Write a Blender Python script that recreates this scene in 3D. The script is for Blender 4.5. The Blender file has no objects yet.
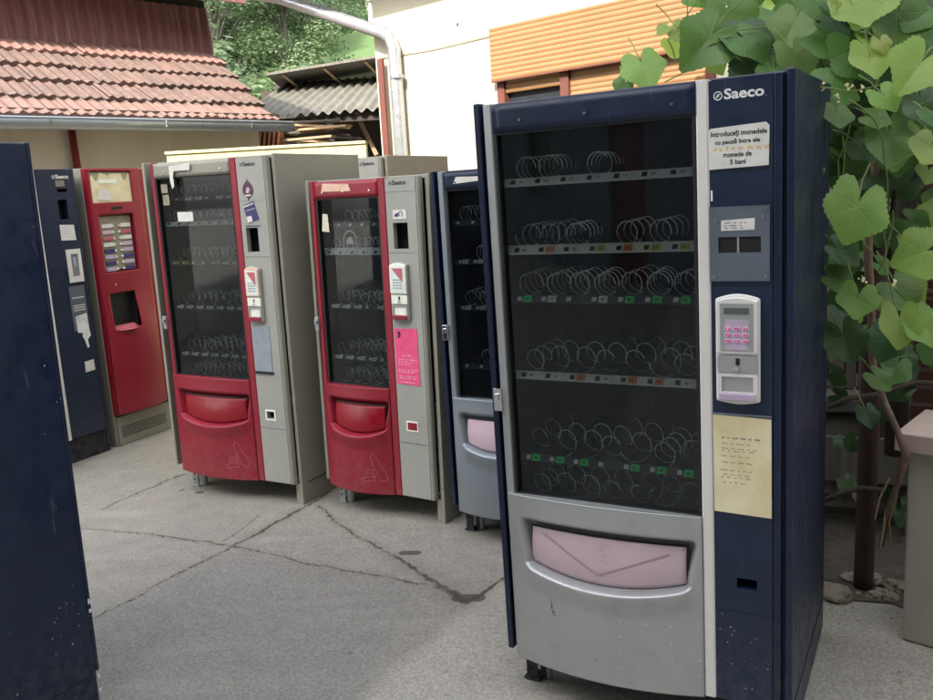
import bpy, bmesh, math, random
from math import sin, cos, pi, radians, sqrt, exp
from mathutils import Vector, Matrix, noise as mnoise
R_ = random.Random(7)
S = bpy.context.scene
COL = S.collection

# ------------------------------------------------------------------ materials
def nodes_of(name):
    m = bpy.data.materials.new(name); m.use_nodes = True
    nt = m.node_tree; b = nt.nodes['Principled BSDF']
    return m, nt, b
def N(nt, t, **kw):
    n = nt.nodes.new(t)
    for k, v in kw.items(): setattr(n, k, v)
    return n
def setin(n, **kw):
    for k, v in kw.items(): n.inputs[k.replace('_', ' ')].default_value = v
def mixcol(nt, fac, a, b, blend='MIX'):
    n = N(nt, 'ShaderNodeMix', data_type='RGBA', blend_type=blend)
    for sock, v in ((n.inputs[0], fac), (n.inputs[6], a), (n.inputs[7], b)):
        if hasattr(v, 'is_linked') or hasattr(v, 'links'): nt.links.new(v, sock)
        elif isinstance(v, (tuple, list)): sock.default_value = (*v[:3], 1)
        else: sock.default_value = v
    return n.outputs[2]
def ramp(nt, v, p0, p1, c0=(0, 0, 0), c1=(1, 1, 1)):
    r = N(nt, 'ShaderNodeValToRGB'); nt.links.new(v, r.inputs[0])
    e = r.color_ramp.elements; e[0].position = p0; e[1].position = p1
    e[0].color = (*c0, 1); e[1].color = (*c1, 1); return r.outputs[0]
def noise(nt, scale, detail=4, rough=.55, vec=None, kind='Object', dist=0):
    n = N(nt, 'ShaderNodeTexNoise'); setin(n, Scale=scale, Detail=detail, Roughness=rough, Distortion=dist)
    if vec is None:
        tc = N(nt, 'ShaderNodeTexCoord'); vec = tc.outputs[kind]
    nt.links.new(vec, n.inputs['Vector']); return n.outputs[0]
def scaled(nt, sx, sy, sz, kind='Object'):
    tc = N(nt, 'ShaderNodeTexCoord'); m = N(nt, 'ShaderNodeMapping'); m.inputs['Scale'].default_value = (sx, sy, sz)
    nt.links.new(tc.outputs[kind], m.inputs[0]); return m.outputs[0]
def bump(nt, b, h, strength=.3, dist=.01):
    n = N(nt, 'ShaderNodeBump'); setin(n, Strength=strength, Distance=dist)
    nt.links.new(h, n.inputs['Height']); nt.links.new(n.outputs[0], b.inputs['Normal'])

def paint(name, col, rough=.4, metal=0, var=.12, dirt=.25, scr=0.15, coat=0, dirtcol=(.12, .11, .09), bmp=.10):
    """old painted / plastic surface: faint mottling, dust film, fine scratches"""
    m, nt, b = nodes_of(name)
    a = noise(nt, 3.1, 5, .6)
    dk = tuple(c * (1 - var) for c in col); lt = tuple(min(1, c * (1 + var)) for c in col)
    c = mixcol(nt, ramp(nt, a, .35, .65), dk, lt)
    d = noise(nt, 9, 8, .72)
    dm = ramp(nt, d, .52, .78)
    f = N(nt, 'ShaderNodeMath', operation='MULTIPLY'); nt.links.new(dm, f.inputs[0]); f.inputs[1].default_value = dirt
    c = mixcol(nt, f.outputs[0], c, dirtcol)
    tcz = N(nt, 'ShaderNodeTexCoord'); spz = N(nt, 'ShaderNodeSeparateXYZ'); nt.links.new(tcz.outputs['Object'], spz.inputs[0])
    lowz = ramp(nt, spz.outputs[2], .10, .42, (1,) * 3, (0,) * 3); spl = ramp(nt, noise(nt, 26, 7, .75), .42, .70, (0,) * 3, (.5 * min(1, dirt * 3) if metal < .4 else .16,) * 3)
    c = mixcol(nt, mixcol(nt, 1.0, lowz, spl, 'MULTIPLY'), c, (.20, .18, .145))
    if scr:
        s = noise(nt, 1, 3, .5, scaled(nt, 260, 40, 9), dist=.6)
        s2 = ramp(nt, s, .70, .74)
        g = N(nt, 'ShaderNodeMath', operation='MULTIPLY'); nt.links.new(s2, g.inputs[0]); g.inputs[1].default_value = scr
        c = mixcol(nt, g.outputs[0], c, (.5, .5, .5))
    nt.links.new(c, b.inputs['Base Color'])
    rr = ramp(nt, noise(nt, 14, 6, .7), .3, .7, (max(rough - .1, .03),) * 3, (min(rough + .16, 1),) * 3)
    nt.links.new(rr, b.inputs['Roughness'])
    b.inputs['Metallic'].default_value = metal
    if coat: b.inputs['Coat Weight'].default_value = coat; b.inputs['Coat Roughness'].default_value = .15
    bump(nt, b, noise(nt, 2.2, 3), bmp, .02)
    return m
def flat(name, col, rough=.6, metal=0, emit=0):
    m, nt, b = nodes_of(name)
    c = mixcol(nt, ramp(nt, noise(nt, 25, 5), .3, .7), tuple(x * .88 for x in col), tuple(min(1, x * 1.08) for x in col))
    nt.links.new(c, b.inputs['Base Color']); b.inputs['Roughness'].default_value = rough; b.inputs['Metallic'].default_value = metal
    return m
M = {}
M['navy'] = paint('navy_paint', (.0035, .0115, .040), .40, 0, .15, .18, .10, dirtcol=(.04, .05, .07))
M['navy2'] = paint('navy_panel_paint', (.0060, .0165, .046), .42, 0, .12, .18, .10, dirtcol=(.04, .055, .075))
M['black_navy'] = paint('dark_navy_paint', (.004, .007, .017), .5, 0, .1, .2, .05)
M['silver'] = paint('silver_lacquer', (.46, .47, .465), .36, .5, .05, .22, .25, dirtcol=(.17, .16, .15))
M['silver_lt'] = paint('pale_metal_trim', (.80, .77, .73), .42, .15, .04, .10, .1)
M['silver_blue'] = paint('aged_silver_lacquer', (.27, .31, .34), .4, .5, .05, .2, .2, dirtcol=(.13, .13, .13))
M['grey'] = paint('warm_grey_paint', (.30, .295, .24), .45, 0, .06, .22, .1, dirtcol=(.15, .14, .11))
M['grey_door'] = paint('pale_grey_plastic', (.36, .36, .325), .42, 0, .05, .16, .1, dirtcol=(.18, .17, .14))
M['grey_mach'] = M['grey']
M['red'] = paint('crimson_plastic', (.27, .010, .026), .36, 0, .10, .22, .12, dirtcol=(.22, .06, .07))
M['red_deep'] = paint('crimson_flap_plastic', (.27, .004, .014), .28, 0, .10, .1, .05, dirtcol=(.2, .03, .04))
M['red_lt'] = paint('faded_crimson_plastic', (.52, .13, .16), .4, 0, .08, .15, .1, dirtcol=(.25, .1, .1))
M['pink'] = paint('faded_pink_plastic', (.60, .44, .49), .5, 0, .04, .12, .05, dirtcol=(.45, .33, .36))
M['liner'] = paint('dark_liner', (.008, .012, .020), .6, 0, .15, .2, 0)
M['tray'] = paint('dark_tray_metal', (.012, .015, .02), .45, .3, .1, .2, 0)
M['black'] = flat('black_rubber', (.012, .012, .013), .5)
M['hole'] = flat('dark_cavity', (.006, .006, .007), .7)
M['chrome'] = flat('chrome', (.75, .75, .75), .16, 1)
M['wire'] = flat('spiral_wire', (.90, .90, .88), .35, .25)
M['white'] = flat('white_print', (.82, .82, .80), .55)
M['paper'] = flat('white_paper', (.74, .72, .67), .7)
M['ink'] = flat('dark_ink', (.03, .03, .035), .7)
M['greyink'] = flat('faded_ink', (.30, .27, .20), .8)
M['yellowink'] = flat('yellow_ink', (.80, .52, .12), .7)
M['cream'] = flat('cream_rail', (.88, .92, .78), .55)
M['rail_dark'] = flat('dark_rail', (.07, .08, .085), .5)
M['rail_grey'] = flat('grey_rail', (.78, .84, .80), .5)
M['tag_white'] = flat('white_tag', (.90, .90, .84), .6)
M['tag_green'] = flat('green_tag', (.03, .85, .20), .6)
M['tag_orange'] = flat('orange_tag', (.95, .30, .10), .6)
M['tag_yellow'] = flat('yellow_tag', (.72, .60, .12), .6)
M['plate'] = paint('brushed_plate', (.17, .20, .24), .35, .5, .08, .15, .2)
M['lcd'] = flat('lcd_screen', (.10, .13, .10), .3)
M['magenta'] = flat('pink_button', (.75, .12, .36), .5)
M['lilac'] = flat('lilac_plastic', (.52, .42, .55), .5)
M['hotpink'] = flat('fluorescent_pink_paper', (.88, .09, .24), .6)
M['blueink'] = flat('blue_print', (.045, .04, .15), .5)
M['purple'] = flat('plum_sticker', (.09, .03, .07), .45)
M['bluegrey'] = flat('blue_grey_plate', (.30, .34, .38), .5)
M['tape'] = flat('masking_tape', (.72, .66, .52), .7)
M['peach_tape'] = flat('peach_tape', (.78, .52, .40), .7)
M['steel'] = paint('galvanised_steel', (.40, .41, .42), .4, .6, .06, .25, .1)

def aged_paper():
    m, nt, b = nodes_of('yellowed_paper')
    c = mixcol(nt, ramp(nt, noise(nt, 9, 6, .6), .35, .7), (.86, .78, .52), (.70, .58, .32))
    nt.links.new(c, b.inputs['Base Color']); b.inputs['Roughness'].default_value = .45; return m
M['yellowpaper'] = aged_paper()

def glass_mat():
    m = bpy.data.materials.new('door_glass'); m.use_nodes = True; nt = m.node_tree; nt.nodes.clear()
    o = N(nt, 'ShaderNodeOutputMaterial'); mx = N(nt, 'ShaderNodeMixShader'); fr = N(nt, 'ShaderNodeFresnel'); fr.inputs[0].default_value = 1.5
    t = N(nt, 'ShaderNodeBsdfTransparent'); g = N(nt, 'ShaderNodeBsdfGlossy')
    tint = mixcol(nt, ramp(nt, noise(nt, 6, 6, .65), .35, .75), (.97, 1, 1), (.86, .90, .90))
    nt.links.new(tint, t.inputs[0]); g.inputs['Roughness'].default_value = .03; g.inputs[0].default_value = (.9, .95, 1, 1)
    nt.links.new(fr.outputs[0], mx.inputs[0]); nt.links.new(t.outputs[0], mx.inputs[1]); nt.links.new(g.outputs[0], mx.inputs[2])
    # thin film of dust, thickened to stand in for soft grey reflections
    d = N(nt, 'ShaderNodeBsdfDiffuse'); d.inputs[0].default_value = (.32, .39, .41, 1)
    m2 = N(nt, 'ShaderNodeMixShader')
    dv = ramp(nt, noise(nt, 3.5, 7, .65), .3, .8, (.002,) * 3, (.022,) * 3)
    nt.links.new(dv, m2.inputs[0]); nt.links.new(mx.outputs[0], m2.inputs[1]); nt.links.new(d.outputs[0], m2.inputs[2])
    nt.links.new(m2.outputs[0], o.inputs[0]); return m
M['glass'] = glass_mat()

# ------------------------------------------------------------------ mesh builder
class MB:
    def __init__(s): s.v = []; s.f = []; s.uv = None
    def quad(s, a, b, c, d):
        i = len(s.v); s.v += [tuple(a), tuple(b), tuple(c), tuple(d)]; s.f.append((i, i + 1, i + 2, i + 3)); return s
    def box(s, x0, x1, y0, y1, z0, z1):
        i = len(s.v)
        s.v += [(x0, y0, z0), (x1, y0, z0), (x1, y1, z0), (x0, y1, z0), (x0, y0, z1), (x1, y0, z1), (x1, y1, z1), (x0, y1, z1)]
        for f in ((0, 3, 2, 1), (4, 5, 6, 7), (0, 1, 5, 4), (1, 2, 6, 5), (2, 3, 7, 6), (3, 0, 4, 7)): s.f.append(tuple(i + k for k in f))
        return s
    def prism(s, pts, fn0, fn1):
        """pts 2-D outline, fn0/fn1 map a 2-D point to 3-D for the two ends"""
        n = len(pts); i = len(s.v)
        s.v += [fn0(p) for p in pts] + [fn1(p) for p in pts]
        s.f.append(tuple(range(i, i + n))[::-1]); s.f.append(tuple(range(i + n, i + 2 * n)))
        for k in range(n): s.f.append((i + k, i + (k + 1) % n, i + n + (k + 1) % n, i + n + k))
        return s
    def xy(s, pts, z0, z1): return s.prism(pts, lambda p: (p[0], p[1], z0), lambda p: (p[0], p[1], z1))
    def xz(s, pts, y0, y1): return s.prism(pts, lambda p: (p[0], y0, p[1]), lambda p: (p[0], y1, p[1]))
    def tube(s, pts, r, n=8, cap=True):
        pts = [Vector(p) for p in pts]; rs = r if isinstance(r, (list, tuple)) else [r] * len(pts)
        prev = None; base = len(s.v); up = Vector((.31, .17, .93))
        for k, p in enumerate(pts):
            t = (pts[min(k + 1, len(pts) - 1)] - pts[max(k - 1, 0)]).normalized()
            if prev is None: a = t.cross(up if abs(t.dot(up)) < .95 else Vector((1, 0, 0))).normalized()
            else: a = (prev - t * prev.dot(t)).normalized()
            prev = a; b = t.cross(a)
            for j in range(n):
                an = 2 * pi * j / n; s.v.append(tuple(p + (a * cos(an) + b * sin(an)) * rs[k]))
        for k in range(len(pts) - 1):
            for j in range(n):
                i0 = base + k * n + j; i1 = base + k * n + (j + 1) % n
                s.f.append((i0, i1, i1 + n, i0 + n))
        if cap:
            s.f.append(tuple(base + j for j in range(n))[::-1]); e = base + (len(pts) - 1) * n
            s.f.append(tuple(e + j for j in range(n)))
        return s
    def sheet(s, nx, nz, fn, skip=None):
        i = len(s.v)
        for a in range(nx + 1):
            for c in range(nz + 1): s.v.append(tuple(fn(a / nx, c / nz)))
        for a in range(nx):
            for c in range(nz):
                if skip and skip((a + .5) / nx, (c + .5) / nz): continue
                k = i + a * (nz + 1) + c; s.f.append((k, k + nz + 1, k + nz + 2, k + 1))
        return s
    def build(s, name, mat, parent=None, bevel=0, smooth=False, solid=0, seg=2):
        me = bpy.data.meshes.new(name); me.from_pydata(s.v, [], s.f); me.update()
        if s.uv:
            uvl = me.uv_layers.new(name='UVMap')
            for lp in me.loops: uvl.data[lp.index].uv = s.uv[lp.vertex_index]
        o = bpy.data.objects.new(name, me); COL.objects.link(o)
        me.materials.append(mat if not isinstance(mat, str) else M[mat])
        if smooth:
            for p in me.polygons: p.use_smooth = True
        if solid:
            md = o.modifiers.new('solid', 'SOLIDIFY'); md.thickness = solid; md.offset = 0
        if bevel:
            md = o.modifiers.new('bevel', 'BEVEL'); md.width = bevel; md.segments = seg; md.limit_method = 'ANGLE'; md.angle_limit = radians(40)
        if parent is not None: o.parent = parent
        return o
def B(*a): return MB().box(*a)
def empty(name, loc=(0, 0, 0), rot=(0, 0, 0)):
    o = bpy.data.objects.new(name, None); COL.objects.link(o); o.location = loc; o.rotation_euler = rot; o.empty_display_size = .1; return o
def tag(o, label=None, cat=None, group=None, kind=None):
    if label: o['label'] = label
    if cat: o['category'] = cat
    if group: o['group'] = group
    if kind: o['kind'] = kind
    return o
def plabel(o, label): o['label'] = label; return o
def copy_tree(o, parent=None):
    c = o.copy(); COL.objects.link(c); c.parent = parent
    for ch in list(o.children): copy_tree(ch, c)
    return c

def text_mesh(body, x0, z0, width, height=None, bold=0, shear=0, align='L'):
    """glyph outlines turned to verts in the local xz plane; fitted to a width (and height)"""
    cu = bpy.data.curves.new('txt', 'FONT'); cu.body = body; cu.size = 1; cu.offset = bold; cu.shear = shear; cu.resolution_u = 3
    cu.fill_mode = 'FRONT'
    o = bpy.data.objects.new('txt', cu); COL.objects.link(o)
    dg = bpy.context.evaluated_depsgraph_get(); me = bpy.data.meshes.new_from_object(o.evaluated_get(dg))
    vs = [v.co.copy() for v in me.vertices]; fs = [tuple(p.vertices) for p in me.polygons]
    bpy.data.objects.remove(o); bpy.data.curves.remove(cu); bpy.data.meshes.remove(me)
    a0 = min(v.x for v in vs); a1 = max(v.x for v in vs); b0 = min(v.y for v in vs); b1 = max(v.y for v in vs)
    sx = width / (a1 - a0); sz = sx if height is None else height / (b1 - b0)
    return [(x0 + (v.x - a0) * sx, z0 + (v.y - b0) * sz) for v in vs], fs
def add_text(mb, y, *a, rot=0, **k):
    vs, fs = text_mesh(*a, **k)
    i = len(mb.v)
    if rot:
        cx = sum(p[0] for p in vs) / len(vs); cz = sum(p[1] for p in vs) / len(vs)
        vs = [(cx + (p[0] - cx) * cos(rot) - (p[1] - cz) * sin(rot), cz + (p[0] - cx) * sin(rot) + (p[1] - cz) * cos(rot)) for p in vs]
    mb.v += [(p[0], y, p[1]) for p in vs]; mb.f += [tuple(i + q for q in f) for f in fs]
    return mb
def scribble(mb, y, x0, x1, zs, h, seed=1, rough=.0):
    """tiny illegible printed lines made of word-long strokes"""
    r = random.Random(seed)
    for k, z in enumerate(zs):
        x = x0 + r.random() * (x1 - x0) * .08; end = x1 - r.random() * (x1 - x0) * .3
        while x < end:
            w = r.uniform(.006, .018)
            n = max(2, int(w / .0035))
            for j in range(n):
                xx = x + j * .0035; hh = h * r.uniform(.55, 1); zz = z + r.uniform(-.15, .15) * h
                mb.box(xx, xx + .0022, y - .0003, y, zz, zz + hh)
            x += w + .006
    return mb
def panel(x0, x1, z0, z1, y, t, holes=()):
    xs = sorted({x0, x1, *[h[0] for h in holes], *[h[1] for h in holes]}); zs = sorted({z0, z1, *[h[2] for h in holes], *[h[3] for h in holes]})
    mb = MB(); inh = lambda a, c: a < x0 or a > x1 or c < z0 or c > z1 or any(h[0] < a < h[1] and h[2] < c < h[3] for h in holes)
    for i in range(len(xs) - 1):
        for k in range(len(zs) - 1):
            a, b_, c, d = xs[i], xs[i + 1], zs[k], zs[k + 1]
            if inh((a + b_) / 2, (c + d) / 2): continue
            mb.quad((a, y, c), (b_, y, c), (b_, y, d), (a, y, d)); mb.quad((a, y + t, d), (b_, y + t, d), (b_, y + t, c), (a, y + t, c))
            e = 1e-5
            if inh(a - e, (c + d) / 2): mb.quad((a, y, c), (a, y, d), (a, y + t, d), (a, y + t, c))
            if inh(b_ + e, (c + d) / 2): mb.quad((b_, y, c), (b_, y + t, c), (b_, y + t, d), (b_, y, d))
            if inh((a + b_) / 2, c - e): mb.quad((a, y, c), (a, y + t, c), (b_, y + t, c), (b_, y, c))
            if inh((a + b_) / 2, d + e): mb.quad((a, y, d), (b_, y, d), (b_, y + t, d), (a, y + t, d))
    return mb
def cavity(x0, x1, z0, z1, y0, y1):
    mb = MB()
    mb.quad((x0, y1, z0), (x1, y1, z0), (x1, y1, z1), (x0, y1, z1))
    mb.quad((x0, y0, z0), (x0, y1, z0), (x0, y1, z1), (x0, y0, z1)); mb.quad((x1, y0, z0), (x1, y0, z1), (x1, y1, z1), (x1, y1, z0))
    mb.quad((x0, y0, z0), (x1, y0, z0), (x1, y1, z0), (x0, y1, z0)); mb.quad((x0, y0, z1), (x0, y1, z1), (x1, y1, z1), (x1, y0, z1))
    return mb
def tilt(mb, a=.62):
    mb.v = [(x, .036 + (y - .036) * cos(a) + z * sin(a), -(y - .036) * sin(a) + z * cos(a)) for x, y, z in mb.v]; return mb
def ss(a, b, x):
    t = max(0, min(1, (x - a) / (b - a))); return t * t * (3 - 2 * t)

# ------------------------------------------------------------------ vending machine
def coil_mesh(seed, turns=6, r=.034, L=.20):
    rr = random.Random(seed); pts = []
    n = int(turns * 14); lean = rr.uniform(-.015, .015)
    for k in range(n + 1):
        a = 2 * pi * k / 14 + seed; t = k / n
        pts.append((r * cos(a) + lean * t, t * L, r * sin(a) + r))
    mb = MB().tube(pts, .00175, 6)
    me_o = mb.build('spiral', 'wire', None, smooth=True); return me_o
COILS = []
for i in range(9):
    o = coil_mesh(i * 1.3 + .3, [4, 5, 5.5, 4.5, 3.5, 2.2, 1.7, 2.6, 2.0][i], .034 if i < 5 else .037, [.17, .20, .24, .16, .18, .22, .2, .26, .15][i]); COILS.append(o.data); bpy.data.objects.remove(o)

def machine(loc, rot, label, W=.886, H=1.83, D=.75, b=.8376, stripe=(.653, .685), gl=(.088, .649, .671, 1.742), z0=.124,
            left_mat='silver', top_mat='navy', stripe_mat='silver_lt', low_mat='silver', col_mat='navy2', cab='navy',
            flap_mat='pink', shelves=(), x_left=.0, colholes=(), detail=60, full=True, group='vending machines standing in the yard', foot=True, plinth=False, d0=.03):
    T = empty('vending_machine', loc, rot); tag(T, label, 'vending machine', group)
    # cabinet shell
    c = MB(); t = .02
    c.box(x_left, x_left + t, d0, D - .015, z0, H); c.box(W - t, W, d0, D - .015, .0 if foot else z0, H - .0005)
    c.box(x_left + t, W - t, d0 + .045, D - .015, H - t, H - .002); c.box(x_left + t, W - t, d0 + .045, D - .015, z0 + .002, z0 + t)
    c.box(x_left + .001, W - .001, D - .0145, D, z0 - .001, H + .002)
    if foot: c.box(W - .048, W - t, d0 + .004, d0 + .024, 0, z0 - .004)
    c.box(W - t - .012, W - t, d0 + .012, d0 + .03, z0, H - .004)         # jamb beside the door
    c.build('cabinet', cab, T, bevel=.004)
    if foot:
        B(W - .0005, W + .0018, d0 + .05, D - .05, z0 - .006, z0 - .002).build('seam', 'black', T)
    if plinth: B(x_left + .03, W - .03, .03, .05, 0, z0 - .01).build('plinth', plinth, T, bevel=.003)
    for lx, ly in ((.055, .06), (.055, D - .10), (W - .10, D - .10)):
        L = MB()
        L.box(lx, lx + .004, ly, ly + .045, 0, z0); L.box(lx + .0041, lx + .04, ly, ly + .004, 0, z0)
        L.box(lx + .045, lx + .066, ly + .012, ly + .032, .0, z0)
        L.box(lx - .008, lx + .05, ly - .008, ly + .052, 0, .006)
        lg = L.build('leg', 'steel' if cab != 'navy' else 'black_navy', T, bevel=.002)
        MB().tube([(lx + .062, ly + .03, 0), (lx + .062, ly + .03, z0)], .017, 10).build('adjuster', 'steel', lg)
        for q in (.035, .065, .095): B(lx + .012, lx + .022, ly - .0012, ly - .0002, q, q + .010).build('slot', 'hole', lg)
    # door side frame left
    a = .05
    MB().xy([(a, .03), (a, .010), (a + .008, .001), (a + .028, 0), (a + .036, .010), (a + .036, .03)], z0 + .001, H - .006).build('door_edge', left_mat, T, bevel=.002)
    # top band, curved a little
    gx0, gx1, gz0, gz1 = gl
    tb = MB().sheet(24, 4, lambda u, v: (a + .036 + u * (stripe[0] - a - .036), -.002 * (1 - (2 * u - 1) ** 2) + .001, gz1 + v * (H - .012 - gz1)))
    o = tb.build('door_header', top_mat, T, smooth=True, solid=.012)
    B(a + .036, stripe[0], .015, .03, gz1, H - .012).build('header_core', 'black', T)
    for fx in (.15, .5, .93):
        xx = a + .04 + fx * (stripe[0] - a - .06)
        MB().xz([(xx + .004 * cos(k * pi / 4), gz1 + .03 + .004 * sin(k * pi / 4)) for k in range(8)], -.012, .0).build('screw', 'chrome', T)
    # gasket round the glass
    g = MB(); gw = .006
    g.box(gx0 - .002, gx0 + gw, -.002, .03, gz0, gz1); g.box(gx1 - gw, gx1 + .002, -.002, .03, gz0, gz1)
    g.box(gx0 + gw, gx1 - gw, -.002, .03, gz1 - gw, gz1 + .001)
    g.box(gx0 + gw, gx1 - gw, .002, .03, gz0 - .002, gz0 + .004)
    g.build('gasket', 'black', T)
    # stripe between glass and service column
    MB().xy([(stripe[0], .03), (stripe[0], -.001), (stripe[0] + .005, -.004), (stripe[1] - .005, -.004), (stripe[1], -.001), (stripe[1], .03)], z0, H - .008).build('door_trim', stripe_mat, T, bevel=.001)
    # glass
    MB().sheet(16, 2, lambda u, v: (gx0 + .004 + u * (gx1 - gx0 - .008), .012 - .010 * (1 - (2 * u - 1) ** 2), gz0 + v * (gz1 - gz0))).build('glass_pane', 'glass', T, smooth=True)
    # lower bulged door with flap recess
    cx = (a + stripe[0]) / 2; hw = (stripe[0] - a) / 2
    fxc = cx + .018 if W > .8 else cx + .02; fhw = hw * .84 if W > .8 else hw * .80
    def zl(x): return .455 - .036 * (1 - min(1, ((x - fxc) / fhw) ** 2))
    def bulge(x, z): return .048 * max(0, 1 - ((x - cx) / hw) ** 2) * (.45 + .55 * ss(.67, .42, z)) + .004
    def rec(x, z):
        L = zl(x); dx = fhw + .022 * ss(.46, .60, z) - abs(x - fxc)
        r = 0
        if dx > 0 and z < .605: r = .046 * ss(.605, .570, z) * ss(0, .028, dx) * ss(L - .006, L + .006, z)
        lip = .013 * ss(L - .085, L - .004, z) * ss(L + .006, L - .002, z) * ss(-.01, .03, dx)
        return r - lip
    surf = lambda x, z: -bulge(x, z) + rec(x, z)
    zt = gz0 - .002
    n = detail
    def dfn(u, v):
        x = a + .012 + u * (stripe[0] - a - .012); z = z0 - .004 + v * (zt - z0 + .004); return (x, surf(x, z), z)
    MB().sheet(n, n * 2, dfn).build('lower_door', low_mat, T, smooth=True, solid=.004)
    MB().sheet(n, 2, lambda u, v: (a + .012 + u * (stripe[0] - a - .012), surf(a + .012 + u * (stripe[0] - a - .012), zt) * (1 - v) + .02 * v, zt + .001)).build('door_ledge', low_mat, T, smooth=True)
    def ffn(u, v):
        x = fxc + (2 * u - 1) * (fhw - .018); z = zl(x) + .008 + v * (.566 - zl(x) - .008)
        return (x, -bulge(x, z) + .026 - .006 * sin(pi * v), z)
    fl = MB().sheet(36, 12, ffn).build('delivery_flap', flap_mat, T, smooth=True, solid=.004)
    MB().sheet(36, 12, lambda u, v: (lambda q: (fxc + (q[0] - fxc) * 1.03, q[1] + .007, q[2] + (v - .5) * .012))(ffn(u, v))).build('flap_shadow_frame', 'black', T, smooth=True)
    # service column
    holes = [h for h in colholes]
    cz = panel(stripe[1] + .001, b, z0 + .002, H - .012, -.001, .028, holes)
    cz.build('service_panel', col_mat, T, bevel=.0015)
    for h in holes: cavity(h[0] - .001, h[1] + .001, h[2] - .001, h[3] + .001, .0, .06).build('opening', 'hole', T)
    # rounded door edge right of the column
    MB().xy([(b + .001, .028), (b + .001, .001), (b + .004, -.001), (b + .012, 0), (b + .02, .006), (b + .022, .028)], z0, H - .010).build('door_edge', cab, T, bevel=.0015)
    B(b + .022, W - .021, d0 + .02, d0 + .03, z0, H - .01).build('hinge_channel', 'black' if cab == 'navy' else cab, T)
    # lock handle
    hx = a - .004
    L = MB().box(hx - .012, hx + .016, -.012, .004, .93, 1.0); L.box(hx - .006, hx + .010, -.022, -.012, .965, .985)
    L.build('lock_handle', 'chrome' if cab == 'navy' else 'steel', T, bevel=.003)
    # interior
    top = H - .04
    ii = cavity(gx0 - .03, gx1 + .012, gz0 - .15, top, .03, D - .08); ii.build('interior', 'liner', T)
    if full:
        for si, sh in enumerate(shelves):
            z = sh['z']; z = z - (1.59 - z) * .018 if z < 1.59 else z
            tr = empty('tray', (0, 0, z)); tr.parent = T
            MB().box(gx0 - .02, gx1 + .004, .049, D - .1, -.012, -.006).build('tray_floor', 'tray', tr)
            tilt(B(gx0 - .02, gx1 + .004, .036, .044, -.012, sh.get('h', .016) - .002)).build('price_rail', sh.get('rail', 'rail_grey'), tr, bevel=.002)
            ncol = sh.get('n', 7); pitch = (gx1 - gx0 - .02) / ncol
            rr = random.Random(si * 7 + int(H * 100) + int(loc[0] * 10))
            tg = {}
            for k in range(ncol):
                x = gx0 + .012 + (k + .5) * pitch
                if rr.random() < sh.get('fill', 1):
                    co = bpy.data.objects.new('spiral', COILS[rr.randrange(5) + sh.get('loose', 0) * 4]); COL.objects.link(co); co.parent = tr
                    co.location = (x + rr.uniform(-.004, .004), .052 + rr.uniform(0, .02), .002); co.rotation_euler = (0, rr.uniform(-.25, .25), 0)
                    co.scale = (sh.get('cs', 1.0),) * 3
                if rr.random() < sh.get('tagp', .8):
                    cm = rr.choice(sh.get('tags', ('tag_white',))); tg.setdefault(cm, MB()).box(x - .006, x + .020, .0335, .036, -.0105, .0095)
                tg.setdefault('tag_white' if sh.get('rail') == 'rail_dark' else 'black', MB()).box(x - .026, x - .012, .034, .036, -.007, .006)
                add_text(tg.setdefault('ink', MB()), .0332, str(sh.get('num', 10 * (si + 1)) + k), x, -.005, .011, .008, bold=.03)
            for cm, mb in tg.items(): tilt(mb).build('price_tag', cm, tr)
            # dividers between the columns
            dv = MB()
            for k in range(ncol + 1):
                x = gx0 + .012 + k * pitch; dv.box(x - .0006, x + .0006, .06, D - .12, -.0055, .03)
            dv.build('divider', 'tray', tr)
    T['_d'] = 1; del T['_d']
    return T, surf

def logo(T, x, z, w, mat, y=-.0022):
    mb = MB(); add_text(mb, y, 'Saeco', x + w * .20, z, w * .74, w * .20, bold=.028)
    # round emblem: ring with two slanted leaves
    r = w * .085; cxx = x + r; czz = z + r * .95
    ring = [(cxx + r * cos(k * pi / 10), czz + r * sin(k * pi / 10)) for k in range(20)]; rin = [(cxx + r * .78 * cos(k * pi / 10), czz + r * .78 * sin(k * pi / 10)) for k in range(20)]
    for k in range(20):
        p, q, s_, t_ = ring[k], ring[(k + 1) % 20], rin[(k + 1) % 20], rin[k]; mb.quad((p[0], y, p[1]), (q[0], y, q[1]), (s_[0], y, s_[1]), (t_[0], y, t_[1]))
    for s in (-1, 1):
        pts = []
        for k in range(13):
            u = k / 12; pts.append((cxx - r * .55 + u * r * 1.1, czz - r * .38 + u * r * .76 + s * (.06 * r + .30 * r * sin(pi * u))))
        low = [(cxx - r * .55 + k / 12 * r * 1.1, czz - r * .38 + k / 12 * r * .76 + s * .06 * r) for k in range(13)]
        for k in range(12): mb.quad((low[k][0], y, low[k][1]), (low[k + 1][0], y, low[k + 1][1]), (pts[k + 1][0], y, pts[k + 1][1]), (pts[k][0], y, pts[k][1]))
    mb.box(x + w * .965, x + w * .98, y - .0002, y, z, z + w * .012)
    return mb.build('brand_lettering', mat, T)

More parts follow.
